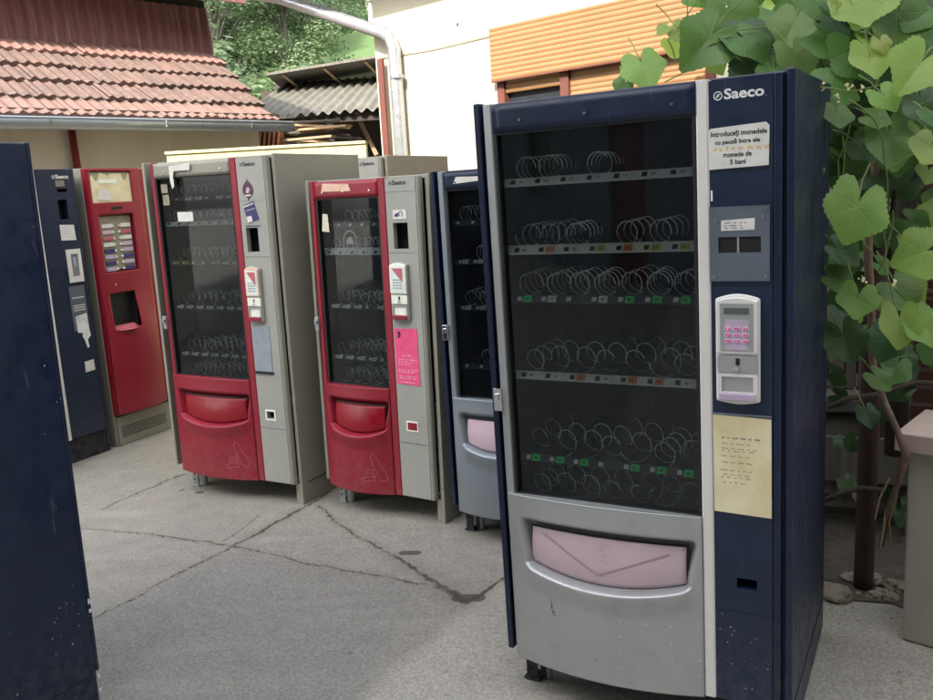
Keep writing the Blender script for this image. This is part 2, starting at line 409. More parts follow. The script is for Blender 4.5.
def arch(x0, x1, z0, z1, rise=.012, low=.008, n=12):
    p = []
    for k in range(n + 1):
        u = k / n; p.append((x0 + u * (x1 - x0), z0 - low * sin(pi * u)))
    for k in range(n + 1):
        u = k / n; p.append((x1 - u * (x1 - x0), z1 + rise * sin(pi * u)))
    return p
def payment_unit(T, x0, x1, z0, z1, kind):
    w = x1 - x0; h = z1 - z0
    body = 'silver_lt' if kind == 'M' else 'grey_door'
    fr = empty('payment_unit', (0, 0, 0)); fr.parent = T
    MB().xz(arch(x0, x1, z0 + .008, z1 - .012), -.016, -.002).build('housing', body, fr, bevel=.005, seg=3)
    kz0 = z0 + h * .47
    MB().xz(arch(x0 + .004, x1 - .004, kz0, z1 - .016, .010, 0), -.026, -.016).build('bezel', 'silver_lt' if kind == 'M' else ('peach_tape' if kind == 'G' else 'cream'), fr, bevel=.004, seg=3)
    B(x0 + w * .13, x1 - w * .13, -.0275, -.026, kz0 + .008, z1 - .022).build('keypad_plate', 'rail_grey' if kind != 'M' else 'silver', fr)
    if kind == 'M':
        B(x0 + w * .22, x1 - w * .22, -.029, -.0275, z1 - h * .17, z1 - h * .115).build('display', 'lcd', fr)
        B(x0 + w * .24, x1 - w * .24, -.0282, -.0275, kz0 + .012, z1 - h * .22).build('keypad_insert', 'lilac', fr)
        for r in range(3):
            for c in range(3):
                cx = x0 + w * (.31 + .20 * c); cz = z1 - h * (.30 + .055 * r)
                o = MB().xz([(cx + .0085 * cos(k * pi / 6), cz + .0062 * sin(k * pi / 6)) for k in range(12)], -.0300, -.0282).build('button', 'white', fr)
                MB().xz([(cx + .0068 * cos(k * pi / 6), cz + .0048 * sin(k * pi / 6)) for k in range(12)], -.0312, -.0300).build('button_cap', 'magenta', fr)
        tx = MB()
        for r in range(3):
            for c in range(3):
                add_text(tx, -.0314, str(r * 3 + c + 1), x0 + w * (.31 + .20 * c) - .0015, z1 - h * (.30 + .055 * r) - .003, .003, .006)
        tx.build('button_numbers', 'white', fr)
    else:
        rd = MB(); rd.xz([(x0 + w * .2, z1 - .03), (x1 - w * .2, z1 - .03), (x1 - w * .2, z1 - h * .34)], -.0285, -.0276); rd.build('picture_corner', 'red_lt', fr)
        kk = MB()
        for r in range(4):
            for c in range(3): kk.box(x0 + w * (.25 + .18 * c), x0 + w * (.37 + .18 * c), -.0288, -.0277, z1 - h * (.42 - .045 * r) - .006, z1 - h * (.42 - .045 * r))
        kk.build('button', 'bluegrey', fr)
    mz = z0 + h * .30
    B(x0 + .005, x1 - .005, -.022, -.016, mz, kz0 - .006).build('coin_plate', 'silver' if kind == 'M' else 'cream', fr, bevel=.002)
    B(x0 + w * .47, x0 + w * .56, -.0235, -.022, mz + .02, kz0 - .012).build('coin_slot', 'red' if kind == 'G' else 'hole', fr)
    MB().tube([(x0 + w * .5, -.022, mz + .012), (x0 + w * .5, -.030, mz + .012)], .006, 10).build('return_knob', 'chrome', fr)
    cup = panel(x0 + .006, x1 - .006, z0 + .012, mz - .004, -.021, .006, [(x0 + .016, x1 - .016, z0 + .034, mz - .012)])
    cup.build('coin_cup_frame', 'silver_lt' if kind == 'M' else 'grey_door', fr, bevel=.001)
    B(x0 + .016, x1 - .016, -.0165, -.0155, z0 + .03, mz - .01).build('coin_cup', 'silver' if kind == 'M' else 'tag_white', fr)
    B(x0 + .010, x1 - .010, -.028, -.021, z0 + .012, z0 + .032).build('coin_cup_lip', 'lilac' if kind == 'M' else 'red', fr, bevel=.003)
    return fr
def sheetpaper(T, name, mat, pts, y=-.0030, th=.0006, label=None):
    o = MB().xz(pts, y - th, y).build(name, mat, T)
    if label: o['label'] = label
    return o
def line(T, x0, x1, z, mat='black', h=.0016): return B(x0, x1, -.0022, -.0011, z - h / 2, z + h / 2).build('panel_joint', mat, T)

def rot_of(yaw, lx, ly): return (-ly, lx, yaw)
STD = dict(cs=1)
# ---- the large navy machine in front
yawM = -.5104
shM = [dict(z=1.603, rail='rail_grey', tags=('tag_white', 'tag_yellow'), fill=.2, num=10, tagp=.6, n=7),
       dict(z=1.412, rail='cream', tags=('tag_white', 'tag_yellow', 'tag_orange'), fill=.75, num=20, h=.02),
       dict(z=1.272, rail='rail_dark', tags=('tag_white', 'tag_green'), num=40),
       dict(z=1.046, rail='rail_grey', tags=('tag_orange', 'tag_orange', 'tag_white'), num=30, loose=1),
       dict(z=.792, rail='rail_dark', tags=('tag_green',), num=50, loose=1), dict(z=.655, rail='rail_dark', tags=('tag_white',), num=60, loose=1)]
TM, sf = machine((.0622, 2.558, 0), rot_of(yawM, -.005, -.021), 'large navy snack vending machine in front with pink flap and silver lower door', x_left=.016, shelves=shM,
                 colholes=[(.745, .798, .474, .505)], detail=96, d0=.014)
logo(TM, .697, 1.770, .128, 'white')
sheetpaper(TM, 'notice', 'paper', [(.684, 1.603), (.828, 1.606), (.830, 1.700), (.822, 1.709), (.690, 1.703), (.683, 1.698)], label='white notice with black and yellow printed lines')
tx = MB()
add_text(tx, -.0040, 'Introduceţi monedele', .690, 1.679, .134, .016, bold=.028); add_text(tx, -.0040, 'cu pauză între ele', .700, 1.660, .108, .015, bold=.028)
add_text(tx, -.0040, 'monede de', .720, 1.631, .068, .0125, bold=.028); add_text(tx, -.0040, '5 bani', .736, 1.613, .038, .012, bold=.028)
tx.build('notice_lettering', 'ink', TM)
scribble(MB(), -.0038, .692, .826, (1.6475,), .009, 4).build('notice_lettering', 'yellowink', TM)
line(TM, .686, .836, 1.598); line(TM, .686, .836, 1.311); line(TM, .686, .836, .403, 'navy')
pl = panel(.684, .831, 1.322, 1.510, -.006, .004, [(.706, .810, 1.394, 1.434)]); pl.build('note_reader_plate', 'plate', TM, bevel=.0015)
B(.706, .810, -.0018, -.0012, 1.394, 1.434).build('note_slot', 'hole', TM); B(.752, .757, -.0045, -.0018, 1.394, 1.434).build('slot_divider', 'steel', TM)
for sx, sz in ((.692, 1.499), (.822, 1.502), (.695, 1.333), (.822, 1.335), (.701, 1.474), (.815, 1.482)):
    MB().xz([(sx + .0042 * cos(k * pi / 4), sz + .0042 * sin(k * pi / 4)) for k in range(8)], -.0085, -.006).build('screw', 'chrome', TM)
sheetpaper(TM, 'sticker', 'paper', [(.713, 1.450), (.795, 1.451), (.796, 1.480), (.714, 1.476)], y=-.0065)
scribble(MB(), -.0074, .720, .785, (1.468, 1.461, 1.455), .003, 5).build('sticker_lettering', 'ink', TM)
payment_unit(TM, .698, .809, 1.000, 1.290, 'M')
sheetpaper(TM, 'paper_list', 'yellowpaper', [(.687, .693), (.836, .690), (.835, .962), (.686, .966)], label='yellowed paper list with faint typed lines')
B(.6865, .8365, -.0045, -.0030, .966, .972).build('tape', 'plate', TM)
add_text(MB(), -.0040, 'PRODUSE', .720, .905, .07, .007, bold=.02)
scribble(MB(), -.0038, .706, .812, (.902,), .0045, 9).build('list_lettering', 'ink', TM)
scribble(MB(), -.0038, .706, .80, (.887, .873, .866, .852, .834, .812, .800, .792, .777), .0035, 11).build('list_lettering', 'greyink', TM)
# embossed dots, scuff marks and envelope line on the flap
for ix in range(4):
    for iz in range(4):
        x = .425 + ix * .072; z = .185 + iz * .050; r = .0040; y = sf(x, z) - .0015
        MB().xz([(x + r * cos(k * pi / 5), z + r * sin(k * pi / 5)) for k in range(10)], y - .003, y + .002).build('stud', 'chrome', TM, bevel=.001)
def on_flap(x, z): # local flap surface of M
    cx = .3515; hw = .3015; z_ = z
    bl = .048 * max(0, 1 - ((x - cx) / hw) ** 2) * (.45 + .55 * ss(.67, .42, z_)) + .004
    return -bl + .026 - .0095
def strokeline(pts, w, fy, name, mat, T):
    mb = MB(); n = 14
    for (p, q) in zip(pts[:-1], pts[1:]):
        dx, dz = q[0] - p[0], q[1] - p[1]; L = math.hypot(dx, dz); nx, nz = -dz / L * w / 2, dx / L * w / 2
        m = max(1, int(L / .015))
        for k in range(m):
            a = (p[0] + dx * k / m, p[1] + dz * k / m); c = (p[0] + dx * (k + 1) / m, p[1] + dz * (k + 1) / m)
            mb.quad((a[0] - nx, fy(*a), a[1] - nz), (c[0] - nx, fy(*c), c[1] - nz), (c[0] + nx, fy(*c), c[1] + nz), (a[0] + nx, fy(*a), a[1] + nz))
    return mb.build(name, mat, T)
M['groove'] = flat('moulded_groove', (.42, .27, .33), .6)
strokeline([(.172, .557), (.352, .458), (.560, .545)], .0042, on_flap, 'moulded_line', 'groove', TM)
pr = MB(); rr = random.Random(3)
for k in range(70):
    x = .30 + rr.random() * .1; z = .498 + rr.random() * .055
    if rr.random() < .5: x = .345 + rr.random() * .045; z = .515 + rr.random() * .035
    y = on_flap(x, z) - .0004; w = rr.uniform(.001, .006)
    pr.quad((x, y, z), (x + w, y, z), (x + w, y, z + .0012), (x, y, z + .0012))
pr.build('worn_lettering', 'groove', TM)
sc = MB()
for (x, z, w, h) in ((.205, .335, .004, .018), (.210, .318, .007, .009), (.214, .308, .009, .004), (.203, .352, .002, .009), (.122, .597, .006, .014), (.133, .600, .004, .010)):
    n = 6; pts = [(x + w * cos(k * 2 * pi / n) * rr.uniform(.5, 1), z + h * sin(k * 2 * pi / n) * rr.uniform(.5, 1)) for k in range(n)]
    i = len(sc.v); sc.v += [(p[0], sf(p[0], p[1]) - .0028, p[1]) for p in pts]; sc.f.append(tuple(range(i, i + n)))
sc.build('chipped_paint', 'plate', TM)
ch = MB()
for k in range(16):
    x = rr.uniform(.687, .834); z = rr.uniform(.14, .42); w = rr.uniform(.0006, .0018)
    ch.box(x, x + w, -.0016, -.0012, z, z + w * rr.uniform(1, 3))
ch.box(.6875, .692, -.0016, -.0012, 1.525, 1.552)
ch.build('scratches', 'white', TM)

# emblem outline (moulded on the red doors)
def emblem(T, sf, x, z, s, mat):
    fy = lambda a, c: sf(a, c) - .0032
    P = lambda pts: [(x + p[0] * s, z + p[1] * s) for p in pts]
    strokeline(P([(.52, 1.0), (.45, .95), (.44, .84), (.50, .60), (.62, .40), (.72, .16), (.80, .06), (.92, .08), (1.02, .20), (.98, .32), (.84, .55), (.70, .78), (.58, .96), (.52, 1.0)]), .0028, fy, 'moulded_emblem', mat, T)
    strokeline(P([(.56, .52), (.50, .40), (.34, .44), (.20, .36)]), .0025, fy, 'moulded_emblem', mat, T)
    strokeline(P([(.52, .40), (.50, .30), (.30, .34), (.12, .24)]), .0025, fy, 'moulded_emblem', mat, T)
    strokeline(P([(.54, .34), (.54, .18), (.30, .22), (.06, .10)]), .0025, fy, 'moulded_emblem', mat, T)
    strokeline(P([(.56, .30), (.56, .06), (.30, .06), (.08, -.02), (.05, .14)]), .0025, fy, 'moulded_emblem', mat, T)

# ---- grey and red tall machine on the left
shG = [dict(z=1.630, rail='rail_dark', tags=('tag_white',), fill=.3, tagp=.4, num=10), dict(z=1.502, rail='rail_grey', tags=('tag_white', 'tag_white'), num=20),
       dict(z=1.296, rail='rail_dark', tags=('tag_white', 'tag_yellow', 'tag_white'), num=30), dict(z=1.060, rail='rail_dark', tags=('tag_white',), num=40),
       dict(z=.804, rail='rail_dark', tags=('tag_white',), num=50), dict(z=.675, rail='rail_dark', tags=('tag_white',), num=60, tagp=.2)]
TG, sf = machine((-1.6991, 4.7285, 0), rot_of(-.4994, .009, .001), 'tall warm grey vending machine with a red lower door, drop-shaped plum sticker beside its glass', shelves=shG,
                 stripe=(.620, .662), gl=(.088, .618, .676, 1.744), left_mat='red', top_mat='grey_mach', stripe_mat='red', low_mat='red', col_mat='grey_door', cab='grey', flap_mat='red_deep', x_left=-.040,
                 colholes=[(.690, .768, 1.348, 1.470), (.717, .768, .474, .515)])
logo(TG, .688, 1.775, .105, 'ink'); emblem(TG, sf, .43, .185, .15, 'red_lt')
payment_unit(TG, .668, .765, .985, 1.278, 'G')
drop = [(.728 + .034 * sin(t), 1.658 - .038 * cos(t)) for t in [k * 2 * pi / 24 for k in range(24)]]
drop = drop[:10] + [(.736, 1.700), (.7305, 1.705), (.728, 1.716), (.7255, 1.705), (.720, 1.700)] + drop[15:]; drop[0] = (.728, 1.606)
sheetpaper(TG, 'sticker', 'purple', drop, label='dark plum drop-shaped sticker')
MB().xz([(.715, 1.645), (.722, 1.668), (.735, 1.672), (.742, 1.655), (.732, 1.648), (.735, 1.640)], -.0046, -.0037).build('sticker_picture', 'pink', TG)
B(.708, .748, -.0044, -.0037, 1.628, 1.634).build('sticker_lettering', 'white', TG)
nt_ = [(.688, 1.575), (.760, 1.605), (.776, 1.50), (.700, 1.484)]
sheetpaper(TG, 'leaflet', 'blueink', [(.688, 1.582), (.758, 1.602), (.784, 1.512), (.712, 1.492)], label='tilted dark blue leaflet')
MB().xz([(.705, 1.525), (.737, 1.531), (.742, 1.503), (.712, 1.495)], -.0046, -.0037).build('leaflet_picture', 'paper', TG)
MB().xz([(.692, 1.571), (.756, 1.588), (.757, 1.594), (.690, 1.578)], -.0046, -.0037).build('leaflet_lettering', 'paper', TG)
MB().xz([(.706, 1.553), (.766, 1.566), (.766, 1.568), (.706, 1.556)], -.0046, -.0037).build('leaflet_lettering', 'paper', TG)
line(TG, .664, .834, 1.605, 'plate'); B(.690, .790, -.0032, -.0012, 1.477, 1.481).build('trim_line', 'blueink', TG); line(TG, .664, .834, 1.325, 'plate')
B(.668, .785, -.004, -.0012, .728, .968).build('cover_plate', 'bluegrey', TG, bevel=.002); B(.668, .79, -.008, -.0012, .716, .727).build('cover_ledge', 'black', TG)
line(TG, .668, .785, .85, 'plate', .002); line(TG, .664, .834, .423, 'ink')
fr_ = panel(.709, .776, .466, .523, -.005, .004, [(.717, .768, .474, .515)]); fr_.build('opening_frame', 'cream', TG)
MB().xz([(.215, 1.800), (.365, 1.812), (.362, 1.776), (.245, 1.774), (.238, 1.745), (.240, 1.700), (.226, 1.682), (.214, 1.72)], -.018, -.0165).build('tape', 'paper', TG)
B(.222, .333, .0005, .0012, 1.512, 1.562).build('paper_sheet', 'paper', TG)
B(.12, .167, .003, .0036, 1.665, 1.71).build('paper_sheet', 'greyink', TG); B(.125, .172, .003, .0036, 1.60, 1.655).build('paper_sheet', 'greyink', TG)
# ---- red machine in the middle
c2 = dict(W=.755, H=1.68, b=.700, D=.75)
shR = [dict(z=1.460, rail='rail_dark', tags=('tag_white',), fill=.5, tagp=.3, n=5, num=10), dict(z=1.328, rail='rail_grey', tags=('tag_white', 'tag_white'), num=20, n=5, h=.03),
       dict(z=1.064, rail='rail_dark', tags=('tag_white',), num=30, n=5), dict(z=.809, rail='rail_dark', tags=('tag_white',), num=40, n=5), dict(z=.675, rail='rail_dark', tags=('tag_white',), num=50, n=5, tagp=.2)]
TR, sf = machine((-.799, 4.339, 0), rot_of(-.5749, .005, .015), 'shorter red vending machine with grey service column and bright pink notice', shelves=shR, stripe=(.484, .526), gl=(.096, .484, .663, 1.588),
                 left_mat='red', top_mat='red', stripe_mat='red', low_mat='red', col_mat='grey_door', cab='grey', flap_mat='red_deep', colholes=[(.562, .646, 1.340, 1.462), (.584, .641, .467, .505)], **c2)
logo(TR, .548, 1.635, .108, 'ink'); emblem(TR, sf, .305, .180, .15, 'red_lt')
payment_unit(TR, .537, .640, .998, 1.282, 'R')
sheetpaper(TR, 'sticker', 'paper', [(.566, 1.478), (.644, 1.479), (.643, 1.522), (.566, 1.522)], label='small white sticker with blue print')
MB().xz([(.575, 1.49), (.597, 1.49), (.600, 1.508), (.577, 1.502)], -.0044, -.0037).build('sticker_print', 'blueink', TR)
MB().tube([(.606, -.004, 1.492), (.600, -.004, 1.505), (.606, -.004, 1.514), (.616, -.004, 1.514), (.622, -.004, 1.503), (.618, -.004, 1.492)], .0016, 5).build('sticker_print', 'blueink', TR)
sheetpaper(TR, 'notice', 'hotpink', [(.536, .694), (.672, .690), (.668, .966), (.534, .962)], label='fluorescent pink notice with small white lettering')
tp = MB(); scribble(tp, -.0038, .575, .625, (.832,), .006, 21); scribble(tp, -.0038, .545, .655, (.812, .800, .788, .762, .752, .730, .720, .702), .0045, 22); tp.build('notice_lettering', 'white', TR)
MB().xz([(.552, .918), (.566, .92), (.572, .935), (.568, .95), (.553, .948), (.558, .935)], -.0046, -.0037).build('torn_hole', 'ink', TR)
B(.584, .641, -.004, .001, .467, .505).build('button_cover', 'red', TR); fr_ = panel(.578, .647, .461, .511, -.005, .004, [(.584, .641, .467, .505)]); fr_.build('opening_frame', 'cream', TR)
line(TR, .528, .698, 1.605, 'plate'); line(TR, .528, .698, 1.322, 'plate'); line(TR, .528, .698, .400, 'ink')
MB().xz([(.140, 1.622), (.325, 1.618), (.312, 1.652), (.150, 1.660)], -.0095, -.008).build('tape', 'peach_tape', TR)
MB().xz([(.118, 1.430), (.165, 1.425), (.160, 1.512), (.128, 1.515)], .002, .0028).build('paper_sheet', 'tape', TR)
# ring-shaped chute guard seen behind the glass
hp = [(.245 + .042 * cos(k * pi / 12), .06, 1.375 + .052 * sin(k * pi / 12)) for k in range(13)]
MB().tube([(.287, .06, 1.33)] + hp + [(.203, .06, 1.33)], .0035, 6).build('wire_hoop', 'wire', TR)
MB().xz([(.222 + .023 * (1 - cos(k * pi / 8)), 1.362 + .035 * sin(k * pi / 8)) for k in range(9)], .058, .062).build('hoop_disc', 'rail_grey', TR)
# ---- navy and silver machine squeezed between the red one and the front one
shN = [dict(z=1.452, rail='rail_dark', tags=('tag_white',), fill=.5, tagp=.5, n=5), dict(z=1.284, rail='rail_dark', tags=('tag_white',), n=5, fill=.8), dict(z=1.082, rail='rail_dark', tags=('tag_white',), n=5),
       dict(z=.82, rail='rail_dark', tags=('tag_white',), n=5, fill=.3, tagp=.1)]
TN, sf = machine((-.1229, 3.8408, 0), rot_of(-.4938, -.007, 0), 'shorter navy and silver vending machine between the red machine and the large navy one', shelves=shN, stripe=(.484, .515), gl=(.094, .484, .667, 1.595),
                 left_mat='silver_blue', low_mat='silver_blue', colholes=[(.562, .646, 1.34, 1.46)], **c2)
logo(TN, .548, 1.635, .108, 'white'); payment_unit(TN, .537, .640, .998, 1.282, 'M')
MB().xz([(.135, 1.618), (.30, 1.628), (.30, 1.642), (.15, 1.648)], -.0085, -.007).build('tape', 'paper', TN)
# ---- grey machine behind
TH, sf = machine((-1.215, 5.805, 0), rot_of(-.4994, 0, 0), 'tall warm grey vending machine standing behind, only its top and side showing', D=.80,
                 shelves=shG[1:3], stripe=(.653, .685), left_mat='grey', top_mat='grey_mach', stripe_mat='grey', low_mat='grey', col_mat='grey_door', cab='grey', flap_mat='grey_door')
logo(TH, .70, 1.775, .115, 'ink')
# ---- navy machine facing right, against the old building
th = radians(63)
kx, ky = -2.7942 - .045 * cos(th), 4.8416 - .045 * sin(th)
shK = [dict(z=1.6, rail='rail_grey', fill=.5), dict(z=1.3, rail='rail_grey'), dict(z=1.0, rail='rail_dark', tags=('tag_green',))]
TK, sf = machine((kx, ky, 0), (0, 0, th), 'navy vending machine with white torn stickers, left of the red coffee machine', H=1.865, shelves=shK, plinth='black_navy', stripe=(.530, .576), gl=(.088, .526, .671, 1.777),
                 colholes=[(.724, .794, 1.718, 1.738), (.714, .782, 1.55, 1.671)], group='vending machines standing in the yard', z0=.16)
logo(TK, .696, 1.80, .128, 'white')
mb = MB()
for k in range(5): mb.box(.717 + k * .013, .727 + k * .013, -.0032, -.0022, 1.752, 1.790)
mb.build('sticker', 'greyink', TK)
sheetpaper(TK, 'notice', 'paper', [(.703, 1.420), (.812, 1.416), (.808, 1.512), (.703, 1.517)]); scribble(MB(), -.0038, .71, .80, (1.50, 1.485, 1.47, 1.455, 1.44), .004, 31).build('notice_lettering', 'greyink', TK)
u = panel(.721, .822, 1.152, 1.360, -.014, .012, [(.745, .80, 1.19, 1.33)]); u.build('coin_mechanism', 'silver_lt', TK, bevel=.003); B(.746, .799, -.008, -.002, 1.191, 1.329).build('coin_plate', 'silver_blue', TK)
B(.765, .780, -.012, -.008, 1.25, 1.31).build('coin_slot', 'lilac', TK)
B(.705, .820, -.004, -.0012, .84, 1.128).build('label_plate', 'plate', TK)
tp = MB()
for z in (1.05, 1.0, .985, .97, .92, .905): tp.box(.722, .808, -.0048, -.0041, z, z + .006)
tp.build('plate_lettering', 'paper', TK)
sheetpaper(TK, 'torn_sticker', 'white', [(.727, .935), (.812, .946), (.815, .85), (.822, .80), (.795, .775), (.80, .728), (.785, .720), (.770, .78), (.758, .80), (.765, .822), (.728, .83)], y=-.0042, label='torn white sticker')
sheetpaper(TK, 'sticker', 'paper', [(.746, .566), (.82, .57), (.819, .64), (.747, .636)])
# ---- navy machine at the far left edge
TS, sf = machine((-2.405, 2.372, 0), (0, .018, radians(-29)), 'plain navy machine side at the left edge of the photo, chipped near its bottom', H=1.812, shelves=shK[:2], foot=True)
ch = MB(); rr = random.Random(5)
for k in range(34):
    y = rr.uniform(.60, .742) if k % 3 else rr.uniform(.2, .74); z = rr.choice([rr.uniform(.03, .35), rr.uniform(.25, .45), rr.uniform(.9, 1.6)]); w = rr.uniform(.0008, .0028)
    ch.box(.886, .8864, y, y + w, z, z + w * rr.uniform(.6, 2.5))
for z in (.05, .10, .33, .36): ch.box(.886, .8864, .738, .746, z, z + rr.uniform(.006, .018))
ch.build('chipped_paint', 'white', TS)
logo(TS, .697, 1.75, .128, 'white')

# ---- red hot drinks machine
T = empty('drinks_machine', (-2.385, 5.645, 0), (0, 0, th)); tag(T, 'red hot drinks machine with rows of selection buttons and a cup opening', 'drinks machine')
Wd, Hd, Dd = .52, 1.865, .70
c = MB(); c.box(0, .018, .04, Dd, .0, Hd); c.box(Wd - .018, Wd, .04, Dd, 0, Hd); c.box(.018, Wd - .018, .04, Dd, Hd - .018, Hd - .001); c.box(.018, Wd - .018, Dd - .018, Dd - .001, 0.01, Hd - .018); c.box(.018, Wd - .018, .06, Dd - .018, .2, .22)
c.build('cabinet', 'grey', T, bevel=.003)
def dfront(x, z):
    u = (x - .225) / .225; return -.040 * max(0, 1 - u * u) * ss(1.1, .75, z) - .006 * max(0, 1 - u * u)
def dsk(u, v):
    x = .012 + u * .43; z = .222 + v * (Hd - .225)
    return (.060 < x < .345 and 1.186 < z < 1.562) or (.062 < x < .275 and .80 < z < 1.045) or (.028 < x < .362 and 1.638 < z < 1.838)
nx = 43; nz = 164
MB().sheet(nx, nz, lambda u, v: (.012 + u * .43, dfront(.012 + u * .43, .222 + v * (Hd - .225)), .222 + v * (Hd - .225)), dsk).build('front_door', 'red', T, smooth=True, solid=.004)
B(.444, Wd - .019, .012, .05, .222, Hd - .003).build('door_edge', 'red', T, bevel=.004)
B(.005, .012, .0, .05, .222, Hd - .003).build('door_edge', 'red', T, bevel=.002)
B(.016, .44, .03, .05, .222, Hd - .01).build('door_core', 'black', T)
MB().sheet(20, 12, lambda u, v: (.028 + u * .335, .003 + .004 * sin(9 * u) * v, 1.638 + v * (.19 if u > .45 else .165 + .03 * sin(6 * u)))).build('picture_window', 'yellowpaper', T, smooth=True)
M['olive'] = flat('olive_print', (.38, .36, .20), .5)
B(.03, .36, .006, .008, 1.64, 1.836).build('picture_panel', 'olive', T)
B(.10, .25, -.0005, .0, 1.765, 1.792).build('sticker', 'cream', T); MB().xz([(.07, 1.66), (.18, 1.655), (.185, 1.70), (.15, 1.73), (.12, 1.725), (.09, 1.72)], -.002, -.0008).build('sticker', 'paper', T)
B(.17, .255, -.012, -.004, 1.595, 1.610).build('note_slot', 'hole', T)
cavity(.06, .345, 1.186, 1.562, .002, .028).build('selection_recess', 'red', T)
B(.07, .335, .018, .026, 1.195, 1.55).build('selection_panel', 'greyink', T)
rr = random.Random(12); keys = {}
for r in range(8):
    z = 1.50 - r * .041
    for c_ in range(2):
        x0 = .085 + c_ * .155 - r * .0; cm = rr.choice(['paper', 'pink', 'blueink', 'blueink', 'red_lt', 'magenta', 'bluegrey']) if r else 'paper'
        if r in (1, 2, 3): cm = ['paper', 'pink', 'red_lt'][(r + c_) % 3]
        if r > 3: cm = ['blueink', 'lilac'][(r + c_) % 2]
        keys.setdefault(cm, []).append((x0, z))
for cm, ls in keys.items():
    for (x, z) in ls: B(x, x + .085, .010, .018, z - .026, z).build('selection_key', cm, T, bevel=.002)
bt = MB()
for r in range(8):
    for c_ in range(2):
        x = .076 if c_ == 0 else .228; x += .1 if c_ == 0 else 0; z = 1.487 - r * .041
        bt.tube([(x, .018, z), (x, .008, z)], .007, 8)
bt.build('button', 'cream', T)
cavity(.062, .275, .80, 1.045, -.005, .18).build('cup_recess', 'hole', T)
MB().sheet(20, 6, lambda u, v: (.066 + u * .205, -.052 * (1 - (2 * u - 1) ** 2) * (1 - v) + v * .05 - .016, .822 - .03 * (1 - v))).build('cup_shelf', 'red_lt', T, smooth=True)
MB().tube([(.10, -.02, 1.10), (.10, -.035, 1.10)], .008, 10).build('lock', 'chrome', T)
pl = B(.02, Wd - .02, .03, .05, .0, .20).build('plinth', 'grey', T, bevel=.003)
gr = MB()
for r in range(5):
    for k in range(30): gr.box(.05 + k * .0135, .058 + k * .0135, .0285, .0299, .055 + r * .016, .063 + r * .016)
gr.build('grille', 'black', T)

